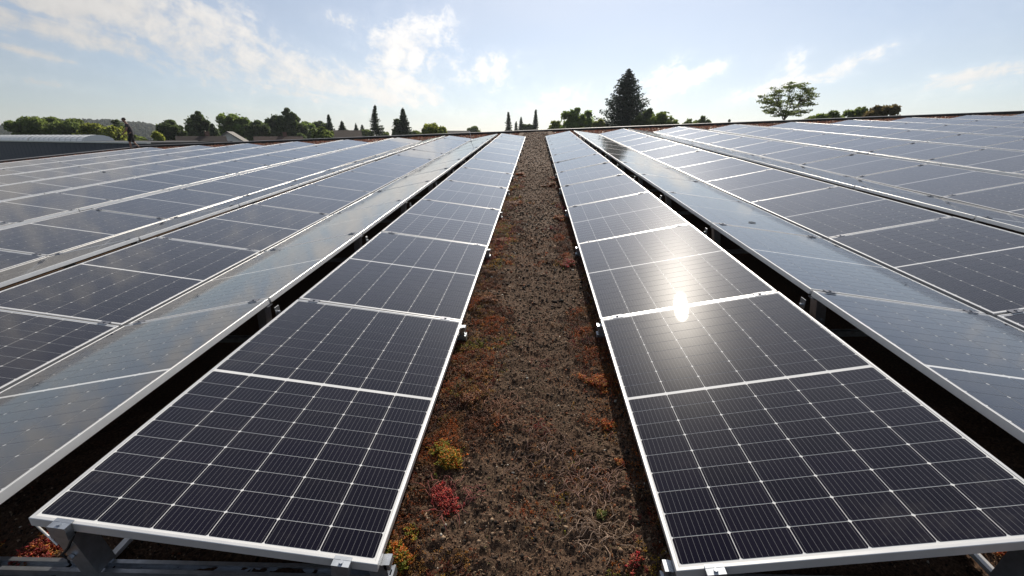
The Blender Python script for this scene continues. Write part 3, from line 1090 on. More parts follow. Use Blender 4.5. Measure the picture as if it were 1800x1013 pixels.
def octagon(cx, cy, w, h, ch, z):
    a, b = w / 2, h / 2
    return [(cx - a + ch, cy - b, z), (cx + a - ch, cy - b, z), (cx + a, cy - b + ch, z), (cx + a, cy + b - ch, z),
            (cx + a - ch, cy + b, z), (cx - a + ch, cy + b, z), (cx - a, cy + b - ch, z), (cx - a, cy - b + ch, z)]


CELLS = []
for r in range(18):
    yy = -L / 2 + 0.020 + (r + 0.5) * ROWP + (MIDGAP if r > 8 else 0)
    for c in range(6):
        CELLS.append(((c - 2.5) * COLP, yy))
ZC = -0.0016
ME_FRAME = frame_mesh()
ME_BACK = MB().box(-W / 2 + 0.0118, W / 2 - 0.0118, -L / 2 + 0.0118, L / 2 - 0.0118, -0.007, -0.0023).mesh('backsheet', M_BACK)
ME_CELL = mesh_from('solar_cell', octagon(0, 0, CW, CH, 0.0048, 0), [tuple(range(8))], M_CELL)
_v, _f = [], []
for (cx, cy) in CELLS:
    _f.append(tuple(range(len(_v), len(_v) + 8)))
    _v += octagon(cx, cy, CW, CH, 0.0048, 0)
ME_CELLS = mesh_from('solar_cells', _v, _f, M_CELL)


def clamp_mesh():
    b = MB().box(-0.032, 0.032, -0.021, 0.021, 0.0012, 0.0052).box(-0.032, 0.032, -0.008, 0.008, -0.04, 0.0011)
    b.tube([(0, 0, 0.0053), (0, 0, 0.0115)], 0.0075, 6)
    return b.mesh('clamp', M_CLAMP)


ME_CLAMP = clamp_mesh()
ME_END = MB().box(-0.028, 0.028, -0.024, -0.002, -0.048, 0.004).box(-0.028, 0.028, -0.002, 0.010, 0.0008, 0.0046).tube([(0, -0.012, 0.0041), (0, -0.012, 0.010)], 0.007, 6).mesh('end_clamp', M_STEEL)


def slopes():
    """every row: side, ridge number, slope, centre x, rotation sign"""
    out = []
    for side, a, nt_ in ((-1, AL, 8), (1, AR, 9)):
        for i in range(nt_):
            xi = a + i * TENT
            out.append((side, i, 'near', side * (xi + WC / 2), side * -1))
            out.append((side, i, 'far', side * (xi + WC * 1.5 + GR), side))
    return out


panels = []
for side, i, slope, xc, sg in slopes():
    for k in range(NK):
        q = Vector((xc, (k + 0.5) * PITCH, HS / 2))
        mw = ROOF @ Matrix.Translation(q) @ Matrix.Rotation(sg * TILT, 4, 'Y')
        cs = [project(mw @ Vector((sx * W / 2, sy * L / 2, 0))) for sx, sy in ((-1, -1), (1, -1), (1, 1), (-1, 1))]
        c0 = project(mw.translation)
        ok = [c for c in cs + [c0] if c]
        if not ok:
            continue
        if not any(-160 < c[0] < 1960 and 100 < c[1] < 1150 for c in ok):
            if not (min(c[0] for c in ok) < 0 < 1800 < max(c[0] for c in ok)):
                continue
        nrm = mw.to_3x3() @ Vector((0, 0, 1))
        facing = nrm.dot(EYE - mw.translation)
        if len([c for c in cs if c]) == 4:
            ar = 0.5 * abs(sum(cs[j][0] * cs[(j + 1) % 4][1] - cs[(j + 1) % 4][0] * cs[j][1] for j in range(4)))
        else:
            ar = 60000
        panels.append((ar if facing > 0 else 0, side, i, slope, k, mw, c0))
panels.sort(key=lambda q: -q[0])
near_panels = [q for q in panels if q[0] > 0][:300]
rest = [q for q in panels if q[0] <= 0] + [q for q in panels if q[0] > 0][300:]
n_ind = 0
for (ar, side, i, slope, k, mw, c0) in near_panels:
    jit = Euler((random.gauss(0, 0.0028), random.gauss(0, 0.0026), random.gauss(0, 0.0006))).to_matrix().to_4x4()
    jit.translation = (random.gauss(0, 0.0015), 0, random.gauss(0, 0.0016))
    root = empty('solar_module', mw @ jit)
    sd_ = 'left' if side < 0 else 'right'
    if i == 0 and slope == 'near' and k == 0:
        lab = 'nearest dark solar panel %s of the planted aisle, near end of its row' % sd_
    elif i == 0 and slope == 'near' and k == 1 and side > 0:
        lab = 'solar panel right of the aisle holding the bright sun glint at its near edge'
    elif i == 0 and k < 3:
        lab = 'solar panel %s from the near end, %s slope of first ridge %s of aisle' % (ORD[k], 'aisle' if slope == 'near' else 'outer', sd_)
    else:
        lab = 'solar panel %s from the far end, %s slope of %s ridge %s of aisle' % (ORD[NK - 1 - k], 'aisle' if slope == 'near' else 'outer', ORD[i], sd_)
    tag(root, lab, 'solar panel', 'solar panels in rows on the green roof')
    link('frame', ME_FRAME, root)
    link('backsheet', ME_BACK, root)
    if ar / 108 > 105 and -150 < (c0 or (0, 0))[0] < 1950:
        for (cx, cy) in CELLS:
            o = link('solar_cell', ME_CELL, root)
            o.location = (cx, cy, ZC)
        n_ind += 1
    else:
        o = link('solar_cells', ME_CELLS, root)
        o.location = (0, 0, ZC)
        kind(o, 'stuff')
    for sx in (-1, 1):
        if k == 0:
            o = link('end_clamp', ME_END, root)
            o.location = (sx * 0.40 * W, -L / 2, 0)
        else:
            o = link('clamp', ME_CLAMP, root)
            o.location = (sx * 0.40 * W, -L / 2 - 0.010, 0)
print('PANELS', len(near_panels), 'rest', len(rest), 'with single cells', n_ind)

if rest:      # slopes that face away behind their ridges
    parts = []
    me = bpy.data.meshes.new('panels_facing_away')
    V, F, MI = [], [], []
    for src, mi, dz_ in ((ME_FRAME, 0, 0), (ME_BACK, 1, 0), (ME_CELLS, 2, ZC)):
        vs = [v.co.copy() for v in src.vertices]
        fs = [tuple(p_.vertices) for p_ in src.polygons]
        parts.append((vs, fs, mi, dz_))
    for q in rest:
        for vs, fs, mi, dz_ in parts:
            b = len(V)
            V += [tuple(q[5] @ (v + Vector((0, 0, dz_)))) for v in vs]
            F += [tuple(b + x for x in f) for f in fs]
            MI += [mi] * len(fs)
    me.from_pydata(V, [], F)
    for m in (M_ALU, M_BACK, M_CELL):
        me.materials.append(m)
    me.polygons.foreach_set('material_index', np.array(MI, dtype=np.int32))
    o = link('panels_facing_away', me)
    tag(o, 'solar panels on the outer slopes hidden behind their ridges', 'solar panels')
    kind(o, 'stuff')


# ------------------------------------------------------------------ mounting rails with ridge brackets
def mounts():
    span = 2 * WC + GR
    zr = -0.100
    me_rail = MB().box(-0.015, span + 0.015, -0.024, -0.021, zr - 0.032, zr).box(-0.015, span + 0.015, 0.021, 0.024, zr - 0.032, zr).box(-0.015, span + 0.015, -0.0209, 0.0209, zr - 0.032, zr - 0.028) \
        .box(-0.015, span + 0.015, -0.0209, -0.010, zr - 0.003, zr).box(-0.015, span + 0.015, 0.010, 0.0209, zr - 0.003, zr).mesh('rail', M_STEEL)
    me_cap = MB().box(-0.023, -0.0155, -0.026, 0.026, zr - 0.034, zr + 0.002).box(-0.012, 0.05, -0.02, 0.02, zr + 0.0005, -0.038).box(-0.022, -0.002, -0.020, 0.020, -0.062, -0.036).mesh('low_foot', M_STEEL)
    x = WC
    zt = HS - 0.042
    # a sheet-metal ridge post under each high edge, leaning outwards, with tabs that reach into the gap
    def post(x0, dirn):
        b = MB()
        m = Matrix.Translation((x0, 0, zr)) @ Matrix.Rotation(dirn * 0.14, 4, 'Y')
        b.box(-0.030, 0.030, -0.034, -0.031, 0.001, zt - zr, m).box(-0.030, 0.030, 0.031, 0.034, 0.001, zt - zr, m).box(-0.030, -0.027, -0.0309, 0.0309, 0.001, zt - zr, m)
        b.box(-0.05, 0.075, -0.03, 0.03, zt - zr + 0.0005, zt - zr + 0.006, m)
        b.tube([m @ Vector((0.01, -0.036, 0.1)), m @ Vector((0.01, -0.046, 0.1))], 0.009, 6)
        return b.mesh('ridge_post', M_STEEL)
    me_p1, me_p2 = post(x - 0.08, 1), post(x + GR + 0.08, -1)
    me_tab = MB().box(x + 0.045, x + 0.049, -0.026, 0.026, zr + 0.001, 0.135).box(x + GR - 0.049, x + GR - 0.045, -0.026, 0.026, zr + 0.001, 0.135) \
        .box(x + 0.0495, x + GR - 0.0495, -0.026, 0.026, zr + 0.001, zr + 0.005).tube([(x + 0.04, 0, 0.095), (x + 0.065, 0, 0.095)], 0.008, 6).tube([(x + GR - 0.065, 0, 0.095), (x + GR - 0.04, 0, 0.095)], 0.008, 6).mesh('ridge_bracket', M_STEEL)
    me_bal = MB().box(x - 0.02, x + GR + 0.02, 0.06, 0.28, zr - 0.045, zr + 0.035).mesh('ballast_block', M_CONC)
    for side, a in ((-1, AL), (1, AR)):
        for i in range(2):
            for k in range(NK + 1):
                y = 0.055 if k == 0 else k * PITCH - 0.010
                mw = ROOF @ Matrix.Translation((side * (a + i * TENT), y, 0)) @ Matrix.Scale(side, 4, (1, 0, 0))
                if project(mw.translation + ROOF.to_3x3() @ Vector((side * WC, 0, HS))) is None:
                    continue
                r_ = empty('mounting_rail', mw)
                w_ = 'left' if side < 0 else 'right'
                if k < 3:
                    lb = 'metal rail with ridge brackets under panels, %s from near end, %s ridge %s of aisle' % (ORD[k], ORD[i], w_)
                elif k < NK:
                    lb = 'metal rail with ridge brackets under panels, %s from far end, %s ridge %s of aisle' % (ORD[NK - k], ORD[i], w_)
                else:
                    lb = 'metal rail with ridge brackets at the far end, %s ridge %s of aisle' % (ORD[i], w_)
                tag(r_, lb, 'rail', 'rails under the solar rows')
                link('rail', me_rail, r_)
                link('low_foot', me_cap, r_)
                link('ridge_post', me_p1, r_)
                if k > 0:
                    link('ridge_post', me_p2, r_)
                    link('ridge_bracket', me_tab, r_)
    # ties along the row under the ridge
    for side, xx, w_ in ((-1, -1.535, 'left'), (1, 1.48, 'right')):
        t_ = MB().box(-0.012, 0.012, 0.085, 5.0, -0.118, -0.102).build('tie_bar', M_ALU)
        t_.matrix_world = ROOF @ Matrix.Translation((xx, 0, 0))
        tag(t_, 'thin metal tie bar on the substrate under the first row %s of the aisle' % w_, 'tie bar')
    sl = MB().box(-0.20, 0.20, -0.2, 0.2, -0.14, -0.098).build('paving_slab', M_CONC)
    sl.matrix_world = ROOF @ Matrix.Translation((-2.17, -0.13, 0)) @ Matrix.Rotation(0.04, 4, 'Z')
    tag(sl, 'pale concrete paving slab at the bottom left corner', 'paving slab')
    # cable hanging from the near left clamp
    pts = [(-1.50, 0.02, 0.115), (-1.53, 0.00, 0.06), (-1.60, 0.02, 0.0), (-1.64, 0.05, -0.06), (-1.66, 0.06, -0.11), (-1.70, 0.03, -0.125), (-1.80, -0.05, -0.128)]
    sm = [tuple((Vector(pts[i]) * (1 - t) + Vector(pts[i + 1]) * t)) for i in range(len(pts) - 1) for t in (0, 0.5)] + [pts[-1]]
    c_ = MB().tube(sm, 0.0042, 6).build('solar_cable', M_BLACK, None, True)
    c_.matrix_world = ROOF
    tag(c_, 'thin black cable hanging at the near end of the left row', 'cable')
    c_ = MB().tube([(-1.61, 0.03, 0.035), (-1.68, 0.06, 0.045), (-1.77, 0.10, 0.05)], 0.0035, 6).build('cable_tie', M_ALU, None, True)
    c_.matrix_world = ROOF
    tag(c_, 'pale plastic cable end sticking out by the near left clamp', 'cable')


mounts()

# lightning rod on the roof, beside the first valley on the left
lr = empty('lightning_rod', ROOF @ Matrix.Translation((-2.86, 19.2, 0)))
tag(lr, 'thin lightning rod standing in the first valley left of the aisle', 'lightning rod')
MB().tube([(0, 0, -0.06), (0.0, 0, 0.3), (-0.06, 0, 0.46)], [0.011, 0.009, 0.006], 6).build('rod', M_STEEL, lr)
MB().tube([(0, 0, ZG - 0.05), (0, 0, -0.10), (0, 0, -0.06)], [0.12, 0.10, 0.03], 12).build('base', M_CONC, lr)
# a fallen twig on the glass
tw = MB().tube([(0, 0, 0.004), (0.035, 0.004, 0.006), (0.075, -0.003, 0.004)], [0.004, 0.005, 0.003], 5).build('fallen_twig', M_BARK)
tw.matrix_world = ROOF @ Matrix.Translation((2.27, 3.786, 0.1035)) @ Matrix.Rotation(TILT, 4, 'Y')
tag(tw, 'small dark twig lying on the pale panel slope right of the aisle', 'twig')


# ------------------------------------------------------------------ substrate chips, moss, sedum
OCT_V = np.array([(1, 0, 0), (-1, 0, 0), (0, 1, 0), (0, -1, 0), (0, 0, 1), (0, 0, -1)], float)
OCT_F = np.array([(0, 2, 4), (2, 1, 4), (1, 3, 4), (3, 0, 4), (2, 0, 5), (1, 2, 5), (3, 1, 5), (0, 3, 5)])


def rot_batch(n):
    q = RNG.normal(size=(n, 4))
    q /= np.linalg.norm(q, axis=1, keepdims=True)
    w, x, y, z = q.T
    return np.stack([1 - 2 * (y * y + z * z), 2 * (x * y - z * w), 2 * (x * z + y * w), 2 * (x * y + z * w), 1 - 2 * (x * x + z * z), 2 * (y * z - x * w),
                     2 * (x * z - y * w), 2 * (y * z + x * w), 1 - 2 * (x * x + y * y)], -1).reshape(n, 3, 3)


def scatter(n, x0, x1, y0, y1, s0, s1):
    x = RNG.uniform(x0, x1, n)
    y = RNG.uniform(y0, y1, n)
    s = np.exp(RNG.uniform(np.log(s0), np.log(s1), n))
    return x, y, s


def chips():
    XS, YS, SS = [], [], []
    for a in ((30000, -0.72, 0.66, -0.3, 1.6, 0.0017, 0.0055), (15000, -0.72, 0.66, 1.6, 4.2, 0.003, 0.008), (9000, -0.72, 0.66, 4.2, 10, 0.006, 0.015),
              (5000, -0.72, 0.66, 10, 27, 0.010, 0.026), (4500, -2.3, -1.2, -0.3, 0.5, 0.0025, 0.007), (4500, 1.1, 2.2, -0.3, 0.5, 0.0025, 0.007), (140, -0.7, 0.64, -0.2, 3, 0.006, 0.011),
              (2600, -0.72, 0.66, -0.3, 2.2, 0.006, 0.013), (1600, -0.72, 0.66, 2.2, 6.5, 0.010, 0.022)):
        x, y, s = scatter(*a)
        XS.append(x), YS.append(y), SS.append(s)
    x, y, s = np.concatenate(XS), np.concatenate(YS), np.concatenate(SS)
    n = len(x)
    V = OCT_V[None] * RNG.uniform(0.5, 1.3, (n, 6, 1)) * s[:, None, None]
    V = np.einsum('nij,nkj->nki', rot_batch(n), V)
    V[:, :, 2] *= 0.75
    V += np.stack([x, y, soil_z(x, y) + s * 0.25], -1)[:, None, :]
    pal = np.array([(0.013, 0.010, 0.008), (0.046, 0.029, 0.021), (0.098, 0.059, 0.038), (0.155, 0.096, 0.060), (0.27, 0.19, 0.125), (0.48, 0.44, 0.37), (0.21, 0.075, 0.034)])
    pick = RNG.choice(7, n, p=[0.24, 0.28, 0.22, 0.14, 0.075, 0.012, 0.033])
    tint = pal[pick] * RNG.uniform(0.7, 1.3, (n, 1))
    F = OCT_F[None] + (np.arange(n) * 6)[:, None, None]
    o = link('substrate_chips', mesh_np('substrate_chips', V.reshape(-1, 3), F.reshape(-1, 3), M_CHIP, np.repeat(tint, 6, 0)))
    o.matrix_world = ROOF
    tag(o, 'dark lava and clay chips covering the planted aisle', 'gravel')
    kind(o, 'stuff')


def fibres():
    XS, YS, SS = [], [], []
    for a in ((30000, -0.72, 0.66, -0.3, 1.6, 0.006, 0.020), (16000, -0.72, 0.66, 1.6, 4.5, 0.010, 0.024), (5000, -0.72, 0.66, 4.5, 12, 0.012, 0.026), (2500, -0.72, 0.66, 12, 27, 0.016, 0.03)):
        x, y, s = scatter(*a)
        m = vnoise(x * 6 + 8, y * 6 + 3) + 0.4 * vnoise(x * 25, y * 25) > RNG.uniform(0.35, 1.0, len(x))
        XS.append(x[m]), YS.append(y[m]), SS.append(s[m])
    x, y, s = np.concatenate(XS), np.concatenate(YS), np.concatenate(SS)
    n = len(x)
    P = np.stack([x, y, soil_z(x, y)], -1)
    a = RNG.uniform(0, 6.28, n)
    h = np.stack([np.cos(a), np.sin(a), np.zeros(n)], -1)
    side = np.stack([-np.sin(a), np.cos(a), np.zeros(n)], -1)
    w = (s * 0.07)[:, None]
    lift = RNG.uniform(0.1, 0.7, (n, 1)) * s[:, None] * np.array([0, 0, 1])
    mid = P + h * s[:, None] * 0.5 + lift * 0.9 + side * s[:, None] * RNG.uniform(-0.2, 0.2, (n, 1))
    end = P + h * s[:, None] + lift * RNG.uniform(0.2, 1.1, (n, 1))
    V = np.stack([P - side * w, P + side * w, mid + side * w, end, mid - side * w], 1).reshape(-1, 3)
    b = np.arange(n)[:, None] * 5
    F = np.concatenate([b + np.array([0, 1, 2]), b + np.array([0, 2, 4]), b + np.array([4, 2, 3])])
    pal = np.array([(0.060, 0.040, 0.028), (0.13, 0.085, 0.052), (0.27, 0.19, 0.12), (0.16, 0.060, 0.032), (0.09, 0.090, 0.035)])
    patch = vnoise(x * 1.7 + 31, y * 1.1 + 12) + 0.5 * vnoise(x * 5 + 3, y * 4)
    t = pal[RNG.choice(5, n, p=[0.26, 0.3, 0.22, 0.16, 0.06])] * RNG.uniform(0.7, 1.3, (n, 1))
    rust = (patch > 0.88)[:, None]
    t = np.where(rust, np.array([0.26, 0.105, 0.042]) * RNG.uniform(0.5, 1.5, (n, 1)), t)
    o = link('dry_moss', mesh_np('dry_moss', V, F, M_CHIP, np.repeat(t, 5, 0)))
    o.matrix_world = ROOF
    tag(o, 'short dry moss and root fibres over the aisle substrate', 'moss')
    kind(o, 'stuff')


PAL_Y = [(0.48, 0.33, 0.04), (0.33, 0.33, 0.05), (0.52, 0.23, 0.04), (0.24, 0.26, 0.05)]
PAL_O = [(0.50, 0.20, 0.045), (0.38, 0.125, 0.035), (0.46, 0.28, 0.07), (0.30, 0.085, 0.04)]
PAL_R = [(0.48, 0.07, 0.06), (0.34, 0.05, 0.05), (0.52, 0.15, 0.10), (0.24, 0.06, 0.05)]
PAL_B = [(0.22, 0.085, 0.04), (0.30, 0.135, 0.06), (0.16, 0.075, 0.045), (0.36, 0.21, 0.085)]


def sedum(label, x, y, r, n, pal, hgt=0.03, leaf=0.006):
    m = int(n * 1.8)
    M4 = m * 5
    d = np.abs(RNG.normal(size=M4)) * r * 0.95
    a = RNG.uniform(0, 6.28, M4)
    px, py = d * np.cos(a), d * np.sin(a) * 1.15
    keep = np.argsort(-(vnoise((x + px) / r * 1.7 + 50, (y + py) / r * 1.7 + 20) * 1.0 - d / r * 0.55 + RNG.random(M4) * 0.5))[:m]
    d, px, py = np.minimum(d[keep], r * 1.2), px[keep], py[keep]
    hh = hgt * (1 - 0.55 * (d / r) ** 2) * RNG.uniform(0.6, 1.2, m)
    z0 = soil_z(x + px, y + py) - soil_z(x, y)
    per = 9
    t = np.linspace(0.15, 1, per)
    lean = RNG.normal(size=(m, 2)) * 0.5
    base = np.stack([px, py, z0], -1)
    P = base[:, None, :] + np.stack([lean[:, 0:1] * t * hh[:, None], lean[:, 1:2] * t * hh[:, None], t[None] * hh[:, None]], -1)
    ang = RNG.uniform(0, 6.28, (m, per))
    dirs = np.stack([np.cos(ang), np.sin(ang), RNG.uniform(0.2, 0.9, (m, per))], -1)
    dirs /= np.linalg.norm(dirs, axis=-1, keepdims=True)
    ls = leaf * RNG.uniform(0.6, 1.3, (m, per, 1))
    P = P + dirs * ls * 0.8
    P, dirs, ls = P.reshape(-1, 3), dirs.reshape(-1, 3), ls.reshape(-1, 1)
    q = len(P)
    u = np.cross(dirs, np.array([0.1, 0.2, 0.97]))
    u /= np.linalg.norm(u, axis=1, keepdims=True)
    v = np.cross(dirs, u)
    V = np.stack([P + dirs * ls, P - dirs * ls, P + u * ls * 0.36, P - u * ls * 0.36, P + v * ls * 0.36, P - v * ls * 0.36], 1).reshape(-1, 3)
    F = (OCT_F[None] + (np.arange(q) * 6)[:, None, None]).reshape(-1, 3)
    sp = np.array(pal)[RNG.integers(0, len(pal), m)] * RNG.uniform(0.7, 1.25, (m, 1))
    T = np.repeat(np.repeat(sp, per, 0) * RNG.uniform(0.75, 1.25, (q, 1)), 6, 0)
    o = link('sedum_clump', mesh_np('sedum_clump', V, F, M_SEDUM, T))
    o.matrix_world = ROOF @ Matrix.Translation((x, y, float(soil_z(x, y))))
    tag(o, label, 'plant', 'sedum clumps on the green roof')
    return o


def twigs(label, x, y, r, n, seed, col=(0.32, 0.22, 0.155), thick=1.1):
    rnd = random.Random(seed)
    b = MB()
    for k in range(n):
        a, d = rnd.uniform(0, 6.28), r * math.sqrt(rnd.random())
        p = Vector((d * math.cos(a), d * math.sin(a), 0))
        p.z = float(soil_z(x + p.x, y + p.y) - soil_z(x, y)) + 0.002
        ln = rnd.uniform(0.03, 0.11)
        h = rnd.uniform(0, 6.28)
        pts, zz = [p.copy()], p.z
        for s in range(6):
            h += rnd.uniform(-0.55, 0.55)
            p = p + Vector((math.cos(h), math.sin(h), 0)) * ln / 6
            g = float(soil_z(x + p.x, y + p.y) - soil_z(x, y))
            pts.append(Vector((p.x, p.y, g + 0.003 + 0.016 * math.sin((s + 1) / 6 * 3.0) * rnd.uniform(0.3, 1.2))))
        b.tube(pts, [q * thick for q in (0.0017, 0.0016, 0.0015, 0.0014, 0.0012, 0.001, 0.0007)], 4)
    o = b.build('dry_stems', plain('dry_stem', col, 0.8, 0, 0.4, 60), None, True)
    o.matrix_world = ROOF @ Matrix.Translation((x, y, float(soil_z(x, y))))
    tag(o, label, 'plant', 'dry sedum stems in the aisle')


chips()
fibres()
sedum('yellow-green sedum cushion beside the nearest left panel', -0.405, 0.60, 0.105, 420, PAL_Y, 0.034)
sedum('sparse red sedum patch just below the yellow-green cushion', -0.375, 0.41, 0.10, 170, PAL_R, 0.016)
sedum('orange sedum at the bottom end of the aisle against the left panel', -0.475, 0.14, 0.10, 330, PAL_O[:1] + PAL_Y, 0.022)
sedum('wide rusty sedum patch along the left panel edge at its middle bar', -0.36, 1.02, 0.15, 300, PAL_B, 0.018)
sedum('second rusty sedum patch along the left panel edge, further up', -0.40, 1.30, 0.13, 240, PAL_B, 0.016)
sedum('orange sedum clump against the right panel beside its middle bar', 0.335, 1.19, 0.09, 190, PAL_O, 0.024)
sedum('small orange sedum tuft against the nearest right panel', 0.36, 0.86, 0.035, 50, PAL_O, 0.02)
sedum('tiny pale sedum tuft in the shadow of the nearest right panel', 0.375, 0.60, 0.02, 22, PAL_O, 0.018)
sedum('small red sedum sprigs at the bottom right of the aisle', 0.345, 0.13, 0.05, 46, PAL_R + PAL_B, 0.016)
sedum('green sedum tuft among the dry stems', 0.255, 0.325, 0.022, 18, [(0.16, 0.20, 0.05), (0.30, 0.26, 0.06)], 0.016)
sedum('red and yellow sedum patch at the bottom left corner', -1.86, 0.17, 0.14, 330, PAL_R + PAL_O, 0.022)
sedum('straw-coloured sedum patch at the bottom right corner', 1.63, 0.24, 0.11, 200, PAL_O + PAL_B, 0.02)
sedum('rusty sedum strip by the second panel left of the aisle', -0.40, 2.35, 0.16, 240, PAL_B, 0.02, 0.008)
sedum('red sedum clump by the second panel boundary right of the aisle', 0.33, 3.25, 0.12, 200, PAL_R[:2] + PAL_B, 0.03, 0.009)
sedum('orange sedum clump by the third panel right of the aisle', 0.34, 5.15, 0.15, 200, PAL_O + PAL_B, 0.03, 0.011)
sedum('red-brown sedum clump by the third panel left of the aisle', -0.40, 4.1, 0.15, 200, PAL_B + PAL_R[:1], 0.03, 0.01)
sedum('rusty sedum clump by the fourth panel left of the aisle', -0.39, 6.1, 0.18, 220, PAL_B, 0.035, 0.013)
sedum('rusty sedum clump by the sixth panel left of the aisle', -0.38, 9.4, 0.2, 200, PAL_O + PAL_B, 0.04, 0.018)
sedum('rusty sedum clump by the fifth panel right of the aisle', 0.30, 7.9, 0.18, 200, PAL_B, 0.04, 0.016)
twigs('tangle of pale dry stems at the lower right of the aisle', 0.23, 0.27, 0.105, 60, 3)
twigs('darker tangle of dry stems just above the pale one', 0.24, 0.49, 0.12, 80, 4, (0.26, 0.15, 0.11))
twigs('dry stems curling around the red sedum patch', -0.35, 0.41, 0.11, 44, 5, (0.34, 0.11, 0.09), 0.9)
twigs('brownish dry stems on the middle of the near aisle', 0.05, 0.62, 0.16, 70, 6, (0.22, 0.13, 0.09), 1.2)
twigs('rusty dry stems left of the middle of the near aisle', -0.22, 0.95, 0.16, 70, 7, (0.26, 0.12, 0.07), 1.2)


# connected low mats of sedum, thickest along both panel edges and in the foreground
def mats():
    for lab, mat_pal, n, seed, ph in (('low rust-coloured sedum mats along both edges of the aisle', PAL_B + PAL_O[:2], 15000, 0, 0.0),
                                      ('low yellow and orange sedum mats along the left edge of the aisle', PAL_O + PAL_Y, 5200, 1, 33.0),
                                      ('scattered dark red sedum sprigs across the near aisle', PAL_R[1:2] + PAL_R[3:] + PAL_B, 4800, 2, 71.0)):
        m = n * 6
        y = RNG.random(m) ** 1.6 * 9.5 - 0.2
        x = RNG.uniform(-0.60, 0.52, m)
        edge = np.clip(1 - (x + 0.56) / 0.42, 0, 1) + np.clip(1 - (0.46 - x) / 0.30, 0, 1) * (0.75 if seed != 1 else 0.15)
        w = vnoise(x * 3.4 + ph, y * 2.4 + ph) * 0.9 + vnoise(x * 11 + ph, y * 9 + 4) * 0.5 + edge * 0.62 + RNG.random(m) * 0.35 - 0.03 * y
        k = np.argsort(-w)[:n]
        x, y = x[k], y[k]
        size = 0.0042 + 0.0011 * np.clip(y, 0, 8)
        per = 5
        pal = np.array(mat_pal)
        cidx = (vnoise(x * 7 + ph, y * 6) * 0.999 * len(pal)).astype(int)
        base = np.stack([x, y, soil_z(x, y)], -1)
        t_ = np.linspace(0.2, 1, per)
        hh = size * RNG.uniform(1.0, 3.4, n)
        Pp = base[:, None, :] + np.concatenate([RNG.normal(size=(n, per, 2)) * size[:, None, None] * 0.9, (t_[None] * hh[:, None])[..., None]], -1)
        dirs = unit(n * per).reshape(n, per, 3)
        dirs[..., 2] = np.abs(dirs[..., 2]) + 0.2
        dirs /= np.linalg.norm(dirs, axis=-1, keepdims=True)
        ls = (size[:, None] * RNG.uniform(0.6, 1.3, (n, per))).reshape(-1, 1)
        Pp, dirs = Pp.reshape(-1, 3), dirs.reshape(-1, 3)
        u = np.cross(dirs, np.array([0.1, 0.2, 0.97]))
        u /= np.linalg.norm(u, axis=1, keepdims=True) + 1e-9
        v = np.cross(dirs, u)
        V = np.stack([Pp + dirs * ls, Pp - dirs * ls, Pp + u * ls * 0.36, Pp - u * ls * 0.36, Pp + v * ls * 0.36, Pp - v * ls * 0.36], 1).reshape(-1, 3)
        F = (OCT_F[None] + (np.arange(n * per) * 6)[:, None, None]).reshape(-1, 3)
        T = np.repeat(np.repeat(pal[cidx] * RNG.uniform(0.35, 1.05, (n, 1)), per, 0), 6, 0)
        o = link('sedum_mat', mesh_np('sedum_mat', V, F, M_SEDUM, T))
        o.matrix_world = ROOF
        tag(o, lab, 'ground cover')
        kind(o, 'stuff')


mats()


# reddish sedum carpet in the strip between the row ends and the far parapet
def far_carpet():
    n = 26000
    x = RNG.uniform(ROOF_X0 + 0.3, ROOF_X1 - 6, n)
    y = RNG.uniform(NK * PITCH + 0.1, ROOF_Y1 - 0.25, n)
    k = 1800
    x[:k] = RNG.uniform(ROOF_X0 + 0.25, -20.6, k)
    y[:k] = RNG.uniform(8, 21, k)
    P = np.stack([x, y, np.full(n, ZG - 0.03)], -1)
    pal = np.array([(0.13, 0.055, 0.035), (0.09, 0.045, 0.032), (0.16, 0.085, 0.045), (0.07, 0.042, 0.03)])
    V, F, T = leaf_quads(P, 0.05, pal[RNG.integers(0, 4, n)] * RNG.uniform(0.6, 1.3, (n, 1)))
    o = link('sedum_carpet', mesh_np('sedum_carpet', V, F, M_SEDUM, T))
    o.matrix_world = ROOF
    tag(o, 'reddish brown sedum carpet between the row ends and the parapet', 'ground cover')
    kind(o, 'stuff')


far_carpet()


# ------------------------------------------------------------------ the walking person
def skin_obj(name, chains, mat, parent=None, sub=2):
    """chains: list of [(x,y,z,r), ...]; chains share joints with equal coordinates"""
    idx, V, E, Rr = {}, [], [], []
    for ch in chains:
        prev = None
        for (x, y, z, r) in ch:
            key = (round(x, 4), round(y, 4), round(z, 4))
            if key not in idx:
                idx[key] = len(V)
                V.append((x, y, z))
                Rr.append(r)
            i = idx[key]
            if prev is not None and prev != i:
                E.append((prev, i))
            prev = i
    me = bpy.data.meshes.new(name)
    me.from_pydata(V, E, [])
    me.materials.append(mat)
    o = link(name, me, parent)
    md = o.modifiers.new('skin', 'SKIN')
    md.use_smooth_shade = True
    for i, s in enumerate(me.skin_vertices[0].data):
        s.radius = (Rr[i], Rr[i])
        s.use_root = (i == 0)
    sb = o.modifiers.new('subdivision', 'SUBSURF')
    sb.levels = sb.render_levels = sub
    return o


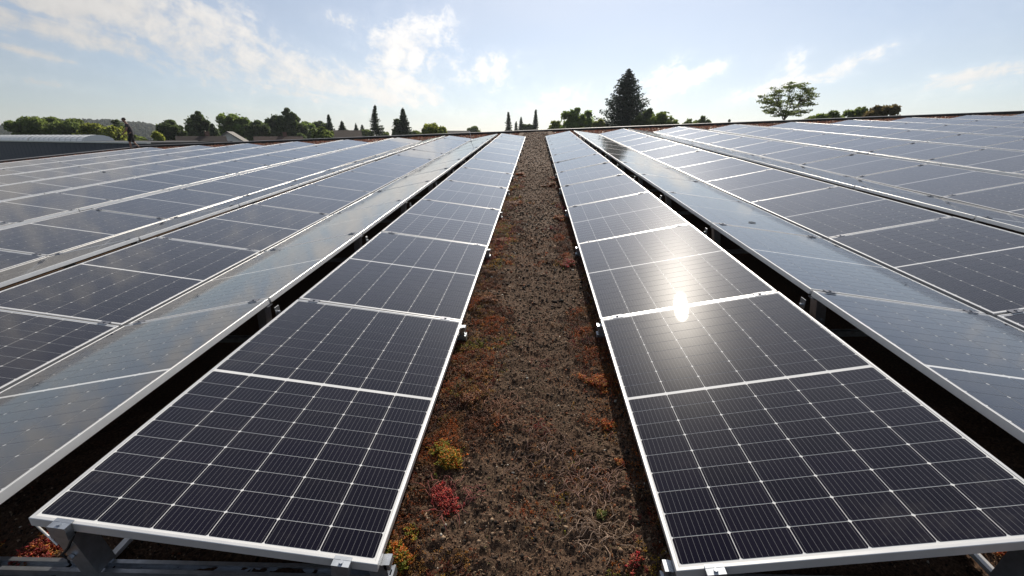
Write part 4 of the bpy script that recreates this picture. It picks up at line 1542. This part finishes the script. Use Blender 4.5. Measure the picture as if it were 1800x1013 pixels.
def person():
    loc = ROOF @ Vector((-25.2, 26.4, ZG - 0.048))
    root = empty('person', Matrix.Translation(loc) @ Matrix.Rotation(R(43), 4, 'Z') @ Matrix.Rotation(R(8), 4, 'Y'))
    tag(root, 'person in dark grey shirt and black shorts walking left, head bowed', 'person')
    skin = plain('skin', (0.30, 0.17, 0.12), 0.6)
    pel = (0.03, 0, 0.97, 0.13)
    chest = (-0.07, 0, 1.33, 0.15)
    neck = (-0.17, 0, 1.56, 0.062)
    hd = (-0.235, 0, 1.655, 0.085)
    hips = [(0.03, s * 0.09, 0.93, 0.10) for s in (-1, 1)]
    fk, fa, ft, fe = (-0.06, -0.10, 0.50, 0.062), (-0.02, -0.10, 0.09, 0.042), (-0.10, -0.10, 0.035, 0.038), (-0.21, -0.10, 0.03, 0.028)
    rk, ra, rt, re = (0.10, 0.10, 0.50, 0.062), (0.37, 0.10, 0.19, 0.042), (0.335, 0.10, 0.085, 0.038), (0.25, 0.10, 0.02, 0.026)
    sh = [(-0.09, s * 0.19, 1.43, 0.07) for s in (-1, 1)]
    arms = []
    for s, e, w in ((-1, (-0.16, -0.25, 1.14, 0.045), (-0.30, -0.19, 0.94, 0.033)), (1, (0.02, 0.25, 1.15, 0.045), (-0.10, 0.22, 0.92, 0.033))):
        S = sh[0] if s < 0 else sh[1]
        arms.append([chest, S, e, w, (w[0] - 0.045, w[1], w[2] - 0.07, 0.036)])
    body = [[pel, (-0.01, 0, 1.15, 0.125), chest, (-0.13, 0, 1.47, 0.09), neck, hd, (-0.27, 0, 1.73, 0.085), (-0.29, 0, 1.79, 0.05)],
            [pel, hips[0], fk, fa, ft, fe], [pel, hips[1], rk, ra, rt, re]] + arms
    skin_obj('body', body, skin, root)
    # fingers: four and a thumb on each hand
    for s, w in ((-1, (-0.345, -0.19, 0.87)), (1, (-0.145, 0.22, 0.85))):
        b = MB()
        for j in range(4):
            o = (j - 1.5) * 0.017
            ln = (0.075, 0.085, 0.08, 0.062)[j]
            p0 = Vector(w) + Vector((o, 0, -0.005))
            b.tube([p0, p0 + Vector((-0.012, s * -0.012, -ln * 0.55)), p0 + Vector((0.0, s * -0.032, -ln))], [0.009, 0.008, 0.006], 5)
        p0 = Vector(w) + Vector((-0.03, 0, 0.03))
        b.tube([p0, p0 + Vector((-0.025, s * -0.015, -0.03)), p0 + Vector((-0.028, s * -0.028, -0.055))], [0.010, 0.009, 0.007], 5)
        b.build('fingers', skin, root, True)
    shirt = plain('shirt_grey', (0.050, 0.046, 0.055), 0.9, 0, 0.15, 12)
    shorts = plain('shorts_black', (0.012, 0.012, 0.016), 0.9, 0, 0.15, 12)
    skin_obj('shirt', [[(0.035, 0, 0.80, 0.17), (0.035, 0, 0.93, 0.172), (-0.005, 0, 1.15, 0.158), (-0.07, 0, 1.33, 0.172), (-0.125, 0, 1.46, 0.115), (-0.15, 0, 1.52, 0.075)],
                       [(-0.07, 0, 1.33, 0.172), (-0.09, -0.19, 1.43, 0.088), (-0.13, -0.225, 1.27, 0.068)],
                       [(-0.07, 0, 1.33, 0.172), (-0.09, 0.19, 1.43, 0.088), (-0.03, 0.225, 1.27, 0.068)]], shirt, root)
    skin_obj('shorts', [[(0.03, 0, 1.05, 0.15), (0.03, 0, 0.92, 0.16)],
                        [(0.03, 0, 0.92, 0.16), (0.03, -0.095, 0.86, 0.125), (-0.01, -0.10, 0.70, 0.11), (-0.045, -0.10, 0.55, 0.115), (-0.055, -0.10, 0.43, 0.105)],
                        [(0.03, 0, 0.92, 0.16), (0.03, 0.095, 0.86, 0.125), (0.07, 0.10, 0.70, 0.11), (0.092, 0.10, 0.55, 0.115), (0.12, 0.10, 0.44, 0.105)]], shorts, root)
    # hair cap, face, shoes
    v, f = ico()
    hair = mesh_np('hair', v * np.array([0.118, 0.10, 0.112]), f, plain('hair_dark', (0.02, 0.015, 0.012), 0.7))
    o = link('hair', hair, root)
    o.location = (-0.235, 0, 1.745)
    o.rotation_euler = (0, -0.5, 0)
    MB().tube([(-0.325, 0, 1.735), (-0.352, 0, 1.70), (-0.335, 0, 1.685)], [0.012, 0.018, 0.010], 6).build('nose', skin, root, True)
    b = MB()
    for s in (-1, 1):
        b.tube([(-0.338, s * 0.034, 1.745), (-0.347, s * 0.034, 1.743)], 0.010, 6)
    b.build('eyes', M_BLACK, root)
    b = MB()
    for s in (-1, 1):
        b.tube([(-0.25, s * 0.082, 1.73), (-0.245, s * 0.095, 1.715), (-0.26, s * 0.086, 1.69)], [0.014, 0.02, 0.012], 5)
    b.build('ears', skin, root, True)
    MB().tube([(-0.328, -0.022, 1.668), (-0.336, 0, 1.666), (-0.328, 0.022, 1.668)], 0.006, 5).build('mouth', plain('lips', (0.25, 0.09, 0.08), 0.6), root)
    shoe = plain('shoe_dark', (0.03, 0.028, 0.03), 0.7)
    skin_obj('shoe', [[(0.01, -0.10, 0.06, 0.05), (-0.08, -0.10, 0.045, 0.05), (-0.19, -0.10, 0.04, 0.04), (-0.23, -0.10, 0.036, 0.028)]], shoe, root)
    skin_obj('shoe', [[(0.395, 0.10, 0.17, 0.05), (0.345, 0.10, 0.095, 0.05), (0.27, 0.10, 0.045, 0.042), (0.235, 0.10, 0.028, 0.026)]], shoe, root)


person()


# ------------------------------------------------------------------ summer haze
def haze():
    m = bpy.data.materials.new('haze')
    m.use_nodes = True
    t = m.node_tree
    t.nodes.clear()
    out = nd(t, 'ShaderNodeOutputMaterial')
    v = nd(t, 'ShaderNodeVolumePrincipled')
    v.inputs['Color'].default_value = (0.80, 0.87, 0.95, 1)
    v.inputs['Density'].default_value = 0.00020
    v.inputs['Anisotropy'].default_value = 0.35
    t.links.new(v.outputs[0], out.inputs['Volume'])
    o = MB().box(-1650, 1650, -1650, 1650, GROUND - 4.0, 42).build('haze', m)
    kind(o, 'stuff')


haze()
